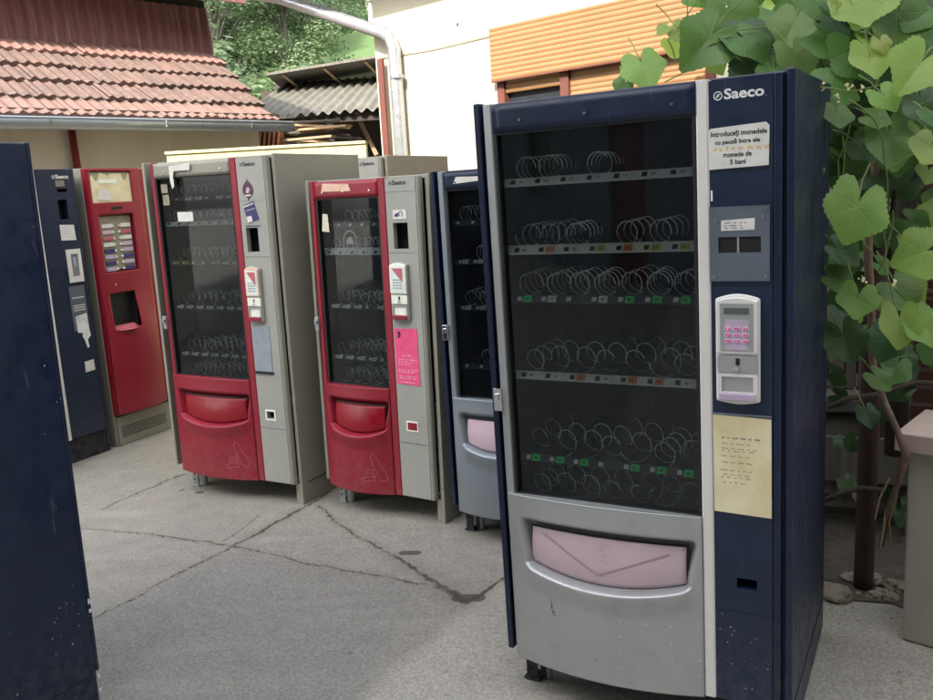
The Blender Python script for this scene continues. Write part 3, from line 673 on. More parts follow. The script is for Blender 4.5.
# ------------------------------------------------------------------ ground with joints, cracks and patches
CR = []
def gmat():
    m, nt, b = nodes_of('yard_concrete')
    tc = N(nt, 'ShaderNodeTexCoord'); P = tc.outputs['Object']
    def seg_min(segs, vec):
        cur = None
        for (a, b_, w) in segs:
            A = Vector((*a, 0)); Bv = Vector((*b_, 0)); d = Bv - A; L2 = d.length_squared
            s = N(nt, 'ShaderNodeVectorMath', operation='SUBTRACT'); nt.links.new(vec, s.inputs[0]); s.inputs[1].default_value = A
            dt = N(nt, 'ShaderNodeVectorMath', operation='DOT_PRODUCT'); nt.links.new(s.outputs[0], dt.inputs[0]); dt.inputs[1].default_value = d / L2
            cl = N(nt, 'ShaderNodeClamp'); nt.links.new(dt.outputs['Value'], cl.inputs[0])
            sc_ = N(nt, 'ShaderNodeVectorMath', operation='SCALE'); sc_.inputs[0].default_value = d; nt.links.new(cl.outputs[0], sc_.inputs['Scale'])
            di = N(nt, 'ShaderNodeVectorMath', operation='DISTANCE'); nt.links.new(s.outputs[0], di.inputs[0]); nt.links.new(sc_.outputs[0], di.inputs[1])
            dv = N(nt, 'ShaderNodeMath', operation='DIVIDE'); nt.links.new(di.outputs['Value'], dv.inputs[0]); dv.inputs[1].default_value = w
            if cur is None: cur = dv.outputs[0]
            else:
                mn = N(nt, 'ShaderNodeMath', operation='MINIMUM'); nt.links.new(cur, mn.inputs[0]); nt.links.new(dv.outputs[0], mn.inputs[1]); cur = mn.outputs[0]
        return cur
    # wobble the coordinates
    nz = N(nt, 'ShaderNodeTexNoise'); setin(nz, Scale=5.0, Detail=6, Roughness=.6); nt.links.new(P, nz.inputs['Vector'])
    sb = N(nt, 'ShaderNodeVectorMath', operation='SUBTRACT'); nt.links.new(nz.outputs['Color'], sb.inputs[0]); sb.inputs[1].default_value = (.5, .5, .5)
    scl = N(nt, 'ShaderNodeVectorMath', operation='MULTIPLY'); nt.links.new(sb.outputs[0], scl.inputs[0]); scl.inputs[1].default_value = (.07, .07, 0)
    wob = N(nt, 'ShaderNodeVectorMath', operation='ADD'); nt.links.new(P, wob.inputs[0]); nt.links.new(scl.outputs[0], wob.inputs[1]); W_ = wob.outputs[0]
    n2 = N(nt, 'ShaderNodeTexNoise'); setin(n2, Scale=30.0, Detail=5, Roughness=.65); nt.links.new(P, n2.inputs['Vector'])
    s2 = N(nt, 'ShaderNodeVectorMath', operation='SUBTRACT'); nt.links.new(n2.outputs['Color'], s2.inputs[0]); s2.inputs[1].default_value = (.5, .5, .5)
    s3 = N(nt, 'ShaderNodeVectorMath', operation='SCALE'); nt.links.new(s2.outputs[0], s3.inputs[0]); s3.inputs['Scale'].default_value = .05
    w2 = N(nt, 'ShaderNodeVectorMath', operation='ADD'); nt.links.new(W_, w2.inputs[0]); nt.links.new(s3.outputs[0], w2.inputs[1]); W_ = w2.outputs[0]
    flatten = N(nt, 'ShaderNodeVectorMath', operation='MULTIPLY'); nt.links.new(W_, flatten.inputs[0]); flatten.inputs[1].default_value = (1, 1, 0)
    W_ = flatten.outputs[0]
    big = noise(nt, .9, 6, .6, P); mid = noise(nt, 7, 8, .68, P); fine = noise(nt, 90, 4, .7, P); grain = noise(nt, 420, 2, .6, P)
    c = mixcol(nt, ramp(nt, big, .35, .65), (.40, .375, .325), (.46, .43, .375))
    c = mixcol(nt, ramp(nt, mid, .45, .80), c, (.335, .318, .285))
    # darker central slab: product of half planes
    cur = None
    for (p, q) in SLAB:
        d = Vector((q[0] - p[0], q[1] - p[1], 0)).normalized(); nrm = Vector((-d.y, d.x, 0))
        dt = N(nt, 'ShaderNodeVectorMath', operation='DOT_PRODUCT'); nt.links.new(W_, dt.inputs[0]); dt.inputs[1].default_value = nrm
        mr = N(nt, 'ShaderNodeMapRange'); nt.links.new(dt.outputs['Value'], mr.inputs[0]); k0 = nrm.dot(Vector((p[0], p[1], 0)))
        mr.inputs['From Min'].default_value = k0 - .03; mr.inputs['From Max'].default_value = k0 + .05
        if cur is None: cur = mr.outputs[0]
        else:
            ml = N(nt, 'ShaderNodeMath', operation='MULTIPLY'); nt.links.new(cur, ml.inputs[0]); nt.links.new(mr.outputs[0], ml.inputs[1]); cur = ml.outputs[0]
    sl = N(nt, 'ShaderNodeMath', operation='MULTIPLY'); nt.links.new(cur, sl.inputs[0]); sl.inputs[1].default_value = .8
    slabc = mixcol(nt, ramp(nt, mid, .35, .7), (.375, .358, .325), (.33, .315, .288))
    c = mixcol(nt, sl.outputs[0], c, slabc)
    # lighter render on the right
    p, q = LIGHT
    d = Vector((q[0] - p[0], q[1] - p[1], 0)).normalized(); nrm = Vector((-d.y, d.x, 0))
    dt = N(nt, 'ShaderNodeVectorMath', operation='DOT_PRODUCT'); nt.links.new(W_, dt.inputs[0]); dt.inputs[1].default_value = nrm
    mr = N(nt, 'ShaderNodeMapRange'); nt.links.new(dt.outputs['Value'], mr.inputs[0]); k0 = nrm.dot(Vector((p[0], p[1], 0)))
    mr.inputs['From Min'].default_value = k0 - .03; mr.inputs['From Max'].default_value = k0 + .05; mr.inputs['To Max'].default_value = .85
    lc = mixcol(nt, ramp(nt, noise(nt, 3, 8, .7, P), .35, .7), (.62, .58, .50), (.49, .46, .40))
    c = mixcol(nt, mr.outputs[0], c, lc)
    # grain, specks
    c = mixcol(nt, ramp(nt, fine, .3, .75, (.82,) * 3, (1.12,) * 3), c, c)  # placeholder keeps graph simple
    g2 = ramp(nt, fine, .32, .68, (.55,) * 3, (1.0,) * 3); c = mixcol(nt, 1.0, c, g2, 'MULTIPLY')
    g3 = ramp(nt, grain, .28, .6, (.66,) * 3, (1.0,) * 3); c = mixcol(nt, 1.0, c, g3, 'MULTIPLY')
    # soft stains along joints then the joints
    dmin = seg_min(CRACKS, W_)
    st = ramp(nt, dmin, 0, 1.0, (.55,) * 3, (0,) * 3)
    mm = N(nt, 'ShaderNodeMath', operation='MULTIPLY'); nt.links.new(dmin, mm.inputs[0]); mm.inputs[1].default_value = .22
    st2 = ramp(nt, mm.outputs[0], 0, 1, (.26,) * 3, (0,) * 3)
    c = mixcol(nt, st2, c, (.13, .115, .095))
    ck = ramp(nt, dmin, .30, .85, (1,) * 3, (0,) * 3)
    ckn = mixcol(nt, 1.0, ck, ramp(nt, noise(nt, 14, 4, .6, P), .30, .48), 'MULTIPLY')
    c = mixcol(nt, ckn, c, (.075, .06, .045))
    # faint scrape lines / dust sweeps
    sw = noise(nt, 1, 5, .6, scaled(nt, 1.2, 7, 1)); c = mixcol(nt, ramp(nt, sw, .55, .8, (0,) * 3, (.35,) * 3), c, (.47, .44, .38))
    # spots
    dsp = seg_min(SPOTS, flatten_in(nt, P)); c = mixcol(nt, ramp(nt, dsp, .8, 1.0, (.85,) * 3, (0,) * 3), c, (.06, .055, .05))
    sp = N(nt, 'ShaderNodeTexVoronoi'); sp.inputs['Scale'].default_value = 3.3; nt.links.new(P, sp.inputs['Vector'])
    c = mixcol(nt, ramp(nt, sp.outputs['Distance'], .02, .05, (.6,) * 3, (0,) * 3), c, (.1, .09, .08))
    nt.links.new(c, b.inputs['Base Color']); b.inputs['Roughness'].default_value = .88; b.inputs['Specular IOR Level'].default_value = .3
    hm = N(nt, 'ShaderNodeMath', operation='SUBTRACT'); nt.links.new(mid, hm.inputs[0]); nt.links.new(ck, hm.inputs[1])
    ha = N(nt, 'ShaderNodeMath', operation='ADD'); nt.links.new(hm.outputs[0], ha.inputs[0]); nt.links.new(grain, ha.inputs[1])
    bump(nt, b, ha.outputs[0], .35, .006)
    return m
def flatten_in(nt, P):
    f = N(nt, 'ShaderNodeVectorMath', operation='MULTIPLY'); nt.links.new(P, f.inputs[0]); f.inputs[1].default_value = (1, 1, 0); return f.outputs[0]
CRACKS = [((-0.79, 4.512), (-1.141, 3.847), 0.016), ((-1.141, 3.847), (-1.328, 3.557), 0.01), ((-1.328, 3.557), (-1.532, 3.182), 0.006), ((-2.029, 4.172), (-1.614, 4.029), 0.006), ((-1.614, 4.029), (-1.134, 3.823), 0.01), ((-1.134, 3.823), (-0.769, 3.597), 0.008), ((-0.769, 3.597), (-0.218, 3.32), 0.008), ((-0.843, 4.33), (-0.576, 3.863), 0.008), ((-0.576, 3.863), (-0.371, 3.608), 0.011), ((-0.371, 3.608), (-0.207, 3.365), 0.016), ((-0.207, 3.365), (-0.046, 3.133), 0.026), ((-0.046, 3.133), (0.102, 3.326), 0.015), ((-1.754, 4.977), (-1.915, 4.688), 0.010), ((-1.915, 4.688), (-2.025, 4.438), 0.006), ((-1.218, 3.87), (-1.114, 4.214), 0.004), ((.102, 3.326), (.5, 3.9), .012)]
SPOTS = [((-0.335, 3.645), (-0.277, 3.638), 0.026), ((-1.56, 4.63), (-1.542, 4.627), 0.018), ((-1.678, 4.683), (-1.666, 4.697), 0.010), ((-0.085, 3.175), (-0.01, 3.170), 0.035)]
SLAB = [((-0.218, 3.32), (-1.134, 3.823)), ((-1.134, 3.823), (-1.532, 3.182)), ((-0.379, 2.567), (-0.218, 3.32))]
LIGHT = ((-0.046, 3.133), (-0.379, 2.567))
# ground: fine near the yard, then out to the horizon
def gz_(x, y): return .006 * mnoise.noise((x * .8, y * .8, 0))
g = MB()
def lvl(n, lo, hi): return [lo + (hi - lo) * k / n for k in range(n + 1)]
xs = [-300, -60, -20] + lvl(40, -8, 8) + [20, 60, 300]; ys = [-300, -60, -20] + lvl(50, -8, 14) + [20, 60, 300]
for x in xs:
    for y in ys: g.v.append((x, y, -.02 if abs(x) > 9 or y > 15 or y < -9 else min(0, gz_(x, y) - .003)))
for i in range(len(xs) - 1):
    for k in range(len(ys) - 1): q = i * len(ys) + k; g.f.append((q, q + len(ys), q + len(ys) + 1, q + 1))
tag(g.build('ground', gmat(), smooth=True), kind='structure')

# ---- procedural masonry / roof / wood materials
def wallmat(name, c0, c1, rough=.9, sc=1.5, stain=.25, staincol=(.2, .18, .15)):
    m, nt, b = nodes_of(name)
    c = mixcol(nt, ramp(nt, noise(nt, sc, 6, .6), .35, .65), c0, c1)
    st = ramp(nt, noise(nt, 1, 6, .65, scaled(nt, 3, 3, .5)), .5, .8, (0,) * 3, (stain,) * 3)
    c = mixcol(nt, st, c, staincol)
    nt.links.new(c, b.inputs['Base Color']); b.inputs['Roughness'].default_value = rough
    bump(nt, b, noise(nt, 60, 5, .7), .25, .004); return m
def wood(name, c0, c1, sx=40, sy=40, sz=1.5):
    m, nt, b = nodes_of(name)
    c = mixcol(nt, ramp(nt, noise(nt, 1, 6, .65, scaled(nt, sx, sy, sz)), .35, .68), c0, c1)
    nt.links.new(c, b.inputs['Base Color']); b.inputs['Roughness'].default_value = .8
    bump(nt, b, noise(nt, 1, 5, .7, scaled(nt, sx, sy, sz)), .4, .003); return m
def tilemat():
    m, nt, b = nodes_of('clay_tiles')
    tc = N(nt, 'ShaderNodeTexCoord'); sp = N(nt, 'ShaderNodeSeparateXYZ'); nt.links.new(tc.outputs['Object'], sp.inputs[0])
    old = mixcol(nt, ramp(nt, noise(nt, 3, 8, .7), .35, .65), (.135, .075, .060), (.085, .055, .046))
    old = mixcol(nt, ramp(nt, noise(nt, 22, 6, .7), .5, .75), old, (.17, .14, .105))
    new = mixcol(nt, ramp(nt, noise(nt, 3, 6, .6), .35, .65), (.24, .128, .104), (.18, .098, .08))
    z = N(nt, 'ShaderNodeMath', operation='ADD'); nt.links.new(sp.outputs[2], z.inputs[0]); z.inputs[1].default_value = 0
    r = N(nt, 'ShaderNodeValToRGB'); r.color_ramp.interpolation = 'CONSTANT'
    mr = N(nt, 'ShaderNodeMapRange'); nt.links.new(sp.outputs[2], mr.inputs[0]); mr.inputs['From Min'].default_value = 2.36; mr.inputs['From Max'].default_value = 3.36
    nt.links.new(mr.outputs[0], r.inputs[0]); e = r.color_ramp.elements
    e[0].position = 0; e[0].color = (.55,) * 3 + (1,); e[1].position = .19; e[1].color = (0, 0, 0, 1); n = e.new(.80); n.color = (1, 1, 1, 1)
    c = mixcol(nt, r.outputs[0], old, new)
    nt.links.new(c, b.inputs['Base Color']); b.inputs['Roughness'].default_value = .75; bump(nt, b, noise(nt, 40, 5, .7), .3, .004); return m
def corrmat(name, c0, c1, streak, axis=(18, 18, .7)):
    m, nt, b = nodes_of(name)
    c = mixcol(nt, ramp(nt, noise(nt, 5, 8, .7), .35, .68), c0, c1)
    c = mixcol(nt, ramp(nt, noise(nt, 1, 6, .7, scaled(nt, *axis)), .55, .72, (0,) * 3, (.7,) * 3), c, streak)
    nt.links.new(c, b.inputs['Base Color']); b.inputs['Roughness'].default_value = .7; return m
M['wall_white'] = wallmat('white_render', (.50, .465, .365), (.45, .415, .32), stain=.18, staincol=(.48, .43, .33))
M['wall_beige'] = wallmat('beige_render', (.90, .80, .66), (.84, .74, .60), stain=.3, staincol=(.34, .27, .2))
M['wall_yellow'] = wallmat('pale_yellow_render', (.50, .455, .235), (.46, .42, .24), stain=.12, staincol=(.6, .5, .3))
M['tiles'] = tilemat(); M['siding'] = corrmat('oxide_red_sheet', (.20, .085, .075), (.26, .115, .10), (.50, .38, .30))
M['fibre'] = corrmat('weathered_fibre_cement', (.15, .143, .118), (.085, .08, .066), (.21, .20, .165), (6, .8, 6))
M['wood_grey'] = wood('weathered_boards', (.16, .145, .12), (.08, .07, .06)); M['wood_tan'] = wood('fresh_planks', (.46, .33, .20), (.32, .21, .12), 2, 30, 30)
M['wood_dark'] = wood('dark_timber', (.055, .038, .028), (.030, .022, .017), 30, 30, 2); M['frame_brown'] = wood('brown_frame', (.16, .05, .035), (.10, .035, .028))
M['shutter'] = paint('orange_shutter', (.30, .155, .064), .5, 0, .05, .1, 0, dirtcol=(.4, .22, .1)); M['zinc'] = paint('zinc_gutter', (.34, .38, .42), .35, .6, .06, .2, 0); M['pipe_white'] = paint('pale_zinc_pipe', (.46, .47, .49), .3, .6, .03, .03, 0)
M['rust'] = wallmat('rusty_pipe', (.085, .045, .036), (.05, .032, .028), .7, 12, .3, (.16, .08, .05)); M['redpipe'] = flat('red_pipe_paint', (.36, .06, .045), .5)
M['concrete'] = wallmat('pillar_concrete', (.42, .385, .32), (.34, .31, .26), sc=3, stain=.25, staincol=(.16, .14, .11)); M['pinkcap'] = wallmat('pinkish_cement_cap', (.60, .46, .40), (.52, .38, .33), sc=9, stain=.3, staincol=(.3, .22, .18))
M['glassdark'] = flat('window_glass', (.03, .035, .04), .08); M['darkstone'] = wallmat('dark_concrete', (.16, .145, .12), (.10, .09, .075), sc=4); M['darkwall'] = wallmat('dim_render', (.17, .185, .20), (.13, .145, .155))  # ledge wall concrete is simply a darker tone
def stonemat(name='rubble_stone', sc=7, mortar=(.16, .15, .13), s0=(.42, .40, .35), s1=(.30, .28, .24)):
    m, nt, b = nodes_of(name); v = N(nt, 'ShaderNodeTexVoronoi', feature='DISTANCE_TO_EDGE'); v.inputs['Scale'].default_value = sc
    tc = N(nt, 'ShaderNodeTexCoord'); nt.links.new(tc.outputs['Object'], v.inputs['Vector'])
    c = mixcol(nt, ramp(nt, noise(nt, 5, 6, .6), .35, .65), s0, s1); e = ramp(nt, v.outputs['Distance'], .01, .06); c = mixcol(nt, e, mortar, c)
    nt.links.new(c, b.inputs['Base Color']); b.inputs['Roughness'].default_value = .9; bump(nt, b, e, .8, .02); return m
M['stone'] = stonemat()
def brickmat():
    m, nt, b = nodes_of('old_brick'); br = N(nt, 'ShaderNodeTexBrick'); setin(br, Scale=1.0); br.inputs['Color1'].default_value = (.17, .055, .04, 1); br.inputs['Color2'].default_value = (.11, .045, .035, 1); br.inputs['Mortar'].default_value = (.16, .13, .11, 1)
    setin(br, Mortar_Size=.008, Brick_Width=.24, Row_Height=.075); tc = N(nt, 'ShaderNodeTexCoord'); mp = N(nt, 'ShaderNodeMapping'); mp.inputs['Rotation'].default_value = (radians(90), 0, 0)
    nt.links.new(tc.outputs['Object'], mp.inputs[0]); nt.links.new(mp.outputs[0], br.inputs['Vector']); nt.links.new(br.outputs['Color'], b.inputs['Base Color']); b.inputs['Roughness'].default_value = .9
    bump(nt, b, noise(nt, 30, 5), .5, .01); return m
M['brick'] = brickmat()

# ---- white house on the right with the orange roller shutter
HB = empty('white_house', (-.8, 8, 0), (0, 0, radians(-43))); tag(HB, 'white rendered house with orange roller shutter over a brown framed window', 'house')
wl = panel(.2, 9.0, 0, 4.0, 0, .28, [(1.60, 3.37, 1.35, 2.40)]); wl.box(.2, .48, .281, 6, 0, 4.0).box(8.7, 9.0, .281, 6, 0, 4.0).box(.2, 9.0, 5.72, 6.0, 0, 3.99); wl.build('wall', 'wall_white', HB)
B(.19, 9.0, -.012, .0, 0, 1.05).build('plinth', 'concrete', HB)
def slats(x0, x1, z0, z1, y, amp=.005, per=.036):
    n = max(2, int((z1 - z0) / per)) * 8
    return MB().sheet(2, n, lambda u, v: (x0 + u * (x1 - x0), y - amp * abs(sin(pi * (v * (z1 - z0)) / per)), z0 + v * (z1 - z0)))
W_ = B(1.585, 3.40, -.004, .12, 1.33, 1.35); W_.box(1.585, 1.655, -.015, .12, 1.35, 2.40).box(2.19, 2.265, -.022, .12, 1.35, 2.40).box(3.335, 3.40, -.018, .12, 1.35, 2.79).box(1.655, 3.335, .03, .12, 1.35, 1.42)
W_ = W_.build('window', 'frame_brown', HB, bevel=.004)
slats(1.571, 3.334, 2.402, 2.79, -.055).build('roller_shutter', 'shutter', W_, solid=.004); B(1.574, 3.333, -.05, -.001, 2.404, 2.788).build('shutter_box', 'shutter', W_)
slats(2.266, 3.334, 1.42, 2.40, .012, .006).build('roller_shutter', 'shutter', W_, solid=.004); slats(1.656, 2.189, 2.31, 2.40, .012, .006).build('roller_shutter', 'shutter', W_, solid=.004)
B(1.571, 3.334, -.064, -.05, 2.392, 2.401).build('shutter_rail', 'frame_brown', W_); B(1.656, 2.189, .05, .056, 1.42, 2.31).build('pane', 'glassdark', W_)
rf = MB().quad((-1.6, -.55, 3.78), (9.5, -.55, 3.78), (9.5, 3, 5.6), (-1.6, 3, 5.6)).quad((-1.6, 6.5, 3.78), (-1.6, 3, 5.6), (9.5, 3, 5.6), (9.5, 6.5, 3.78)); rf.build('roof', 'tiles', HB, solid=.10)
MB().tube([(-1.6, -.60, 3.72), (9.5, -.60, 3.72)], .06, 10).build('gutter', 'zinc', HB)
dp = MB().tube([(-1.62, -.55, 3.70), (-1.5, -.30, 3.62), (-.95, -.10, 3.46), (.44, -.10, 2.93), (.50, -.09, 2.89), (.535, -.085, 2.80), (.55, -.085, 0.1)], .055, 14); dp = dp.build('drainpipe', 'pipe_white', HB, smooth=True)
for z in (2.55, 1.3): MB().tube([(.55, -.085, z), (.55, -.085, z + .03)], .062, 14).build('pipe_clip', 'steel', dp)
MB().tube([(.24, -.01, 2.76), (.9, -.015, 2.745), (1.57, -.01, 2.75)], .004, 5).build('cable', 'greyink', HB)
MB().tube([(1.2, -.01, 2.9), (1.2, -.02, 2.9)], .012, 8).build('wall_hook', 'steel', HB)
o = empty('brown_board', (-.62, 7.72, 0), (0, 0, radians(-43))); tag(o, 'upright brown board at the left corner of the white house', 'board')
B(-.02, .045, .0, .03, 0, 2.74).build('board', 'frame_brown', o, bevel=.003)

# ---- tiled outbuilding on the left
HA = empty('tiled_outbuilding', (-2.08, 9.3, 0), (0, 0, radians(45))); tag(HA, 'beige outbuilding with red clay tile roof, oxide red sheet siding and zinc gutter', 'building')
wa = B(-9, .03, 0, .25, 0, 2.42); wa.box(-.22, .03, .251, 4.5, 0, 2.42).box(-9, -8.75, .251, 4.5, 0, 2.42); wa.build('wall', 'wall_beige', HA)
B(-9, .035, -.40, -.001, 2.425, 2.455).build('soffit', 'wood_dark', HA)
def rowh(u): return u
def tiles(x0, xa, xb, y0, z0, y1, z1, rows, name, par, pitch=.205):
    """rows of ribbed tiles, each row lapping the one below; right edge slides from xa to xb"""
    mb = MB(); Ls = math.hypot(y1 - y0, z1 - z0); ny, nz_ = -(z1 - z0) / Ls, (y1 - y0) / Ls
    rr = random.Random(4)
    for r in range(rows):
        t0 = r / rows; t1 = (r + 1.12) / rows; t1 = min(t1, 1.02)
        wid = (xa + (xb - xa) * t0) - x0; cols = int(wid / pitch) + 1
        for c in range(cols):
            xr = xa + (xb - xa) * t0; xl = xr - (c + 1) * pitch; dz = rr.uniform(-.006, .006); ds = rr.uniform(-.012, .012)
            i = len(mb.v); prof = [(0, .014), (.12, .030), (.24, .014), (.38, .004), (.5, .018), (.62, .024), (.74, .008), (.88, .004), (1.0, .014)]
            for (t, lift) in ((t0 + ds / Ls, .030), (t0 + ds / Ls, .036), (t1, .002)):
                for k, (u, hh) in enumerate(prof):
                    hgt = (hh if lift != .030 else 0) + (lift if lift != .030 else .012) + dz
                    sag = .0
                    x = xl + u * pitch + .15 * (t - t0)
                    edge = .012 * (1 if k in (1, 5) else 0)
                    mb.v.append((x, y0 + (y1 - y0) * t + ny * hgt, z0 + (z1 - z0) * t + nz_ * hgt))
            n = len(prof)
            for a in range(2):
                for k in range(n - 1): mb.f.append((i + a * n + k, i + a * n + k + 1, i + (a + 1) * n + k + 1, i + (a + 1) * n + k))
    return mb.build(name, 'tiles', par)
tiles(-9, -.03, .50, -.47, 2.36, 1.5, 3.33, 5, 'roof', HA)
MB().quad((-9, -.46, 2.352), (-.04, -.46, 2.352), (.49, 1.5, 3.32), (-9, 1.5, 3.32)).build('roof_deck', 'wood_dark', HA)
gt = MB(); prof = [(-.078 * cos(a), -.085 * sin(a)) for a in [k * pi / 10 for k in range(11)]]
gt.sheet(60, 10, lambda u, v: (-9 + u * 9.07, -.52 + prof[round(v * 10)][0], 2.355 + prof[round(v * 10)][1])).build('gutter', 'zinc', HA, smooth=True, solid=.004)
MB().tube([(-9, -.60, 2.36), (.07, -.60, 2.36)], .009, 8).build('gutter_bead', 'zinc', HA)
MB().xz([(.073, 0)], 0, 0) if False else None
MB().prism([(-.52 + p[0], 2.355 + p[1]) for p in prof], lambda p: (.07, *p), lambda p: (.078, *p)).build('gutter_cap', 'zinc', HA)
for x in (-2.3, -1.3, -.42): MB().tube([(x, -.598, 2.362), (x, -.60, 2.33), (x, -.592, 2.30)], .010, 6).build('gutter_bracket', 'chrome', HA)
def corr(x0, x1a, x1b, f, name, mat, par, per=.09, amp=.016, n=1):
    c = int((x1a - x0) / per) * 6
    return MB().sheet(c, n, lambda u, v: f(x0 + u * ((x1a + (x1b - x1a) * v) - x0), amp * sin(2 * pi * u * c / 6), v)).build(name, mat, par, smooth=True)
corr(-9, .48, .44, lambda x, a, v: (x, 1.5 + a - .05 * 0, 3.335 + v * .52), 'siding', 'siding', HA, per=.125, amp=.02)
B(-9, .44, 1.54, 4.2, 2.45, 3.95).build('upper_wall', 'wood_dark', HA)
us = MB().quad((-9, 1.02, 3.885), (.63, 1.02, 3.885), (.63, 3.0, 4.75), (-9, 3.0, 4.75)); us.build('upper_roof_deck', 'wood_dark', HA, solid=.05)
tiles(-9, .68, .68, .98, 3.95, 3.0, 4.80, 5, 'upper_roof', HA)
B(-9, .66, .985, 1.012, 3.84, 3.955).build('fascia', 'siding', HA)
MB().tube([(-1.93, -.06, 2.42), (-1.90, -.06, 1.0), (-1.89, -.06, .1)], .032, 10).build('red_pipe', 'redpipe', HA, smooth=True)

# ---- low yellow wall, corrugated shed, planks, stacked tiles
yw = empty('garden_wall', (-2.49, 7.60, 0), (0, 0, radians(0))); tag(yw, 'pale yellow garden wall running behind the grey machines', 'wall')
B(0, 1.72, 0, .16, 0, 2.03).build('wall', 'wall_yellow', yw); B(-.01, 1.72, -.015, .175, 2.032, 2.058).build('coping', 'wall_yellow', yw, bevel=.004)
SH = empty('corrugated_shed', (0, 12, 0)); tag(SH, 'open shed with grey corrugated roof below the wooded hill', 'shed')
corr(-3.0, .6, .6, lambda x, a, v: (x + .42 * v * (1 - (x + 3) / 3.6), 2 * v, 2.70 + .015 * (x + 3) + a + .68 * v), 'roof', 'fibre', SH, per=.15, amp=.028, n=6)
for x in (-2.7, -1.75, -.3): B(x, x + .10, .12, .22, 0, 2.72).build('post', 'wood_dark', SH)
B(-2.95, .6, .10, .20, 2.60, 2.685).build('beam', 'wood_dark', SH); B(-3, .6, 2.05, 2.15, 0, 3.3).build('back_wall', 'wood_dark', SH); B(-3.05, -2.97, .1, 2.0, 0, 2.6).build('side_wall', 'wood_dark', SH)
MB().tube([(-1.38, .6, 2.75), (-1.12, .5, 2.15)], .035, 6).build('brace', 'wood_tan', SH)
ur = MB().quad((-2.72, 1.2, 3.43), (.6, 1.2, 3.76), (.6, 2.9, 3.66), (-2.72, 2.9, 3.33)); ur.build('upper_roof', 'wood_grey', SH, solid=.035)
for k in range(5): x = -2.5 + k * .62; MB().tube([(x, 1.25, 3.42 + k * .06), (x + .22, 2.0, 3.22 + k * .05)], .022, 5).build('bracket', 'wood_tan', SH)
B(-2.8, .6, 2.16, 2.2, 2.9, 3.42).build('upper_wall', 'wood_dark', SH)
rr = random.Random(8)
for k in range(11):
    o = empty('plank', (-1.95 + rr.uniform(-.12, .15), 9.9 + .12 * (k % 3), 2.10 + .032 * (k // 1) - .0), (rr.uniform(-.03, .03), rr.uniform(-.02, .16), rr.uniform(-.5, .35)))
    o.location.z = 2.15 + .030 * k
    tag(o, 'rough sawn plank lying in the pile by the open shed', 'plank', 'planks piled by the shed'); B(-.55, .75, -.07, .07, -.012, .012).build('board', rr.choice(['wood_tan', 'wood_tan', 'wood_grey']), o)
o = empty('timber_rack', (-1.85, 9.9, 0)); tag(o, 'dark timber rack carrying the pile of planks', 'rack')
for x in (-.5, .55): B(x, x + .09, -.2, .4, 0, 2.12).build('post', 'wood_dark', o)
o = empty('tile_stack', (-2.17, 9.75, 0)); tag(o, 'stack of spare red clay tiles standing on edge beside the outbuilding corner', 'tile stack')
B(-.18, .24, -.05, .25, 0, 2.15).build('base', 'wood_dark', o)
mt = flat('stacked_tile', (.55, .27, .17), .8); mb = MB()
for k in range(8):
    x = -.16 + k * .052; mb.xz([(x, 2.152), (x + .022, 2.152), (x + .075, 2.42), (x + .053, 2.42)], -.04, .2)
mb.build('tiles', mt, o)

# ---- hill, meadow and trees
def hz(x, y):
    z = max(0, y - 17) * .255 + max(0, y - 62) * .22
    return z + 1.2 * mnoise.noise((x * .03, y * .03, 3)) * min(1, max(0, (y - 17) / 15)) - .05
hm, nt, b = nodes_of('meadow_grass')
c = mixcol(nt, ramp(nt, noise(nt, .35, 8, .7), .35, .65), (.065, .115, .035), (.09, .145, .05)); c = mixcol(nt, ramp(nt, noise(nt, 6, 5, .7), .4, .7), c, (.055, .11, .03))
nt.links.new(c, b.inputs['Base Color']); b.inputs['Roughness'].default_value = .95
hl = MB().sheet(60, 60, lambda u, v: (-110 + u * 220, 17 + v * 130, hz(-110 + u * 220, 17 + v * 130))); tag(hl.build('hill', hm, smooth=True), kind='structure')
def leafmat(name, c0, c1, sc=2.2, trans=.35):
    m = bpy.data.materials.new(name); m.use_nodes = True; nt = m.node_tree; b = nt.nodes['Principled BSDF']; out = nt.nodes['Material Output']
    c = mixcol(nt, ramp(nt, noise(nt, sc, 5, .7), .32, .68), c0, c1)
    nt.links.new(c, b.inputs['Base Color']); b.inputs['Roughness'].default_value = .6; b.inputs['Specular IOR Level'].default_value = .35
    t = N(nt, 'ShaderNodeBsdfTranslucent'); c2 = mixcol(nt, .5, c, tuple(min(1, x * 1.9) for x in c1)); nt.links.new(c2, t.inputs[0])
    mx = N(nt, 'ShaderNodeMixShader'); mx.inputs[0].default_value = trans; nt.links.new(b.outputs[0], mx.inputs[1]); nt.links.new(t.outputs[0], mx.inputs[2]); nt.links.new(mx.outputs[0], out.inputs[0]); return m
TL = [leafmat('foliage_mid', (.078, .115, .058), (.105, .15, .078), .5), leafmat('foliage_dark', (.058, .092, .050), (.082, .12, .064), .5), leafmat('foliage_light', (.095, .14, .062), (.125, .175, .082), .5)]  # greyed greens carry the hillside haze in the leaf colour
bark = wood('bark', (.05, .05, .035), (.03, .03, .022), 12, 12, 2)
birch = wood('pale_bark', (.62, .58, .50), (.42, .38, .32), 6, 6, 9)
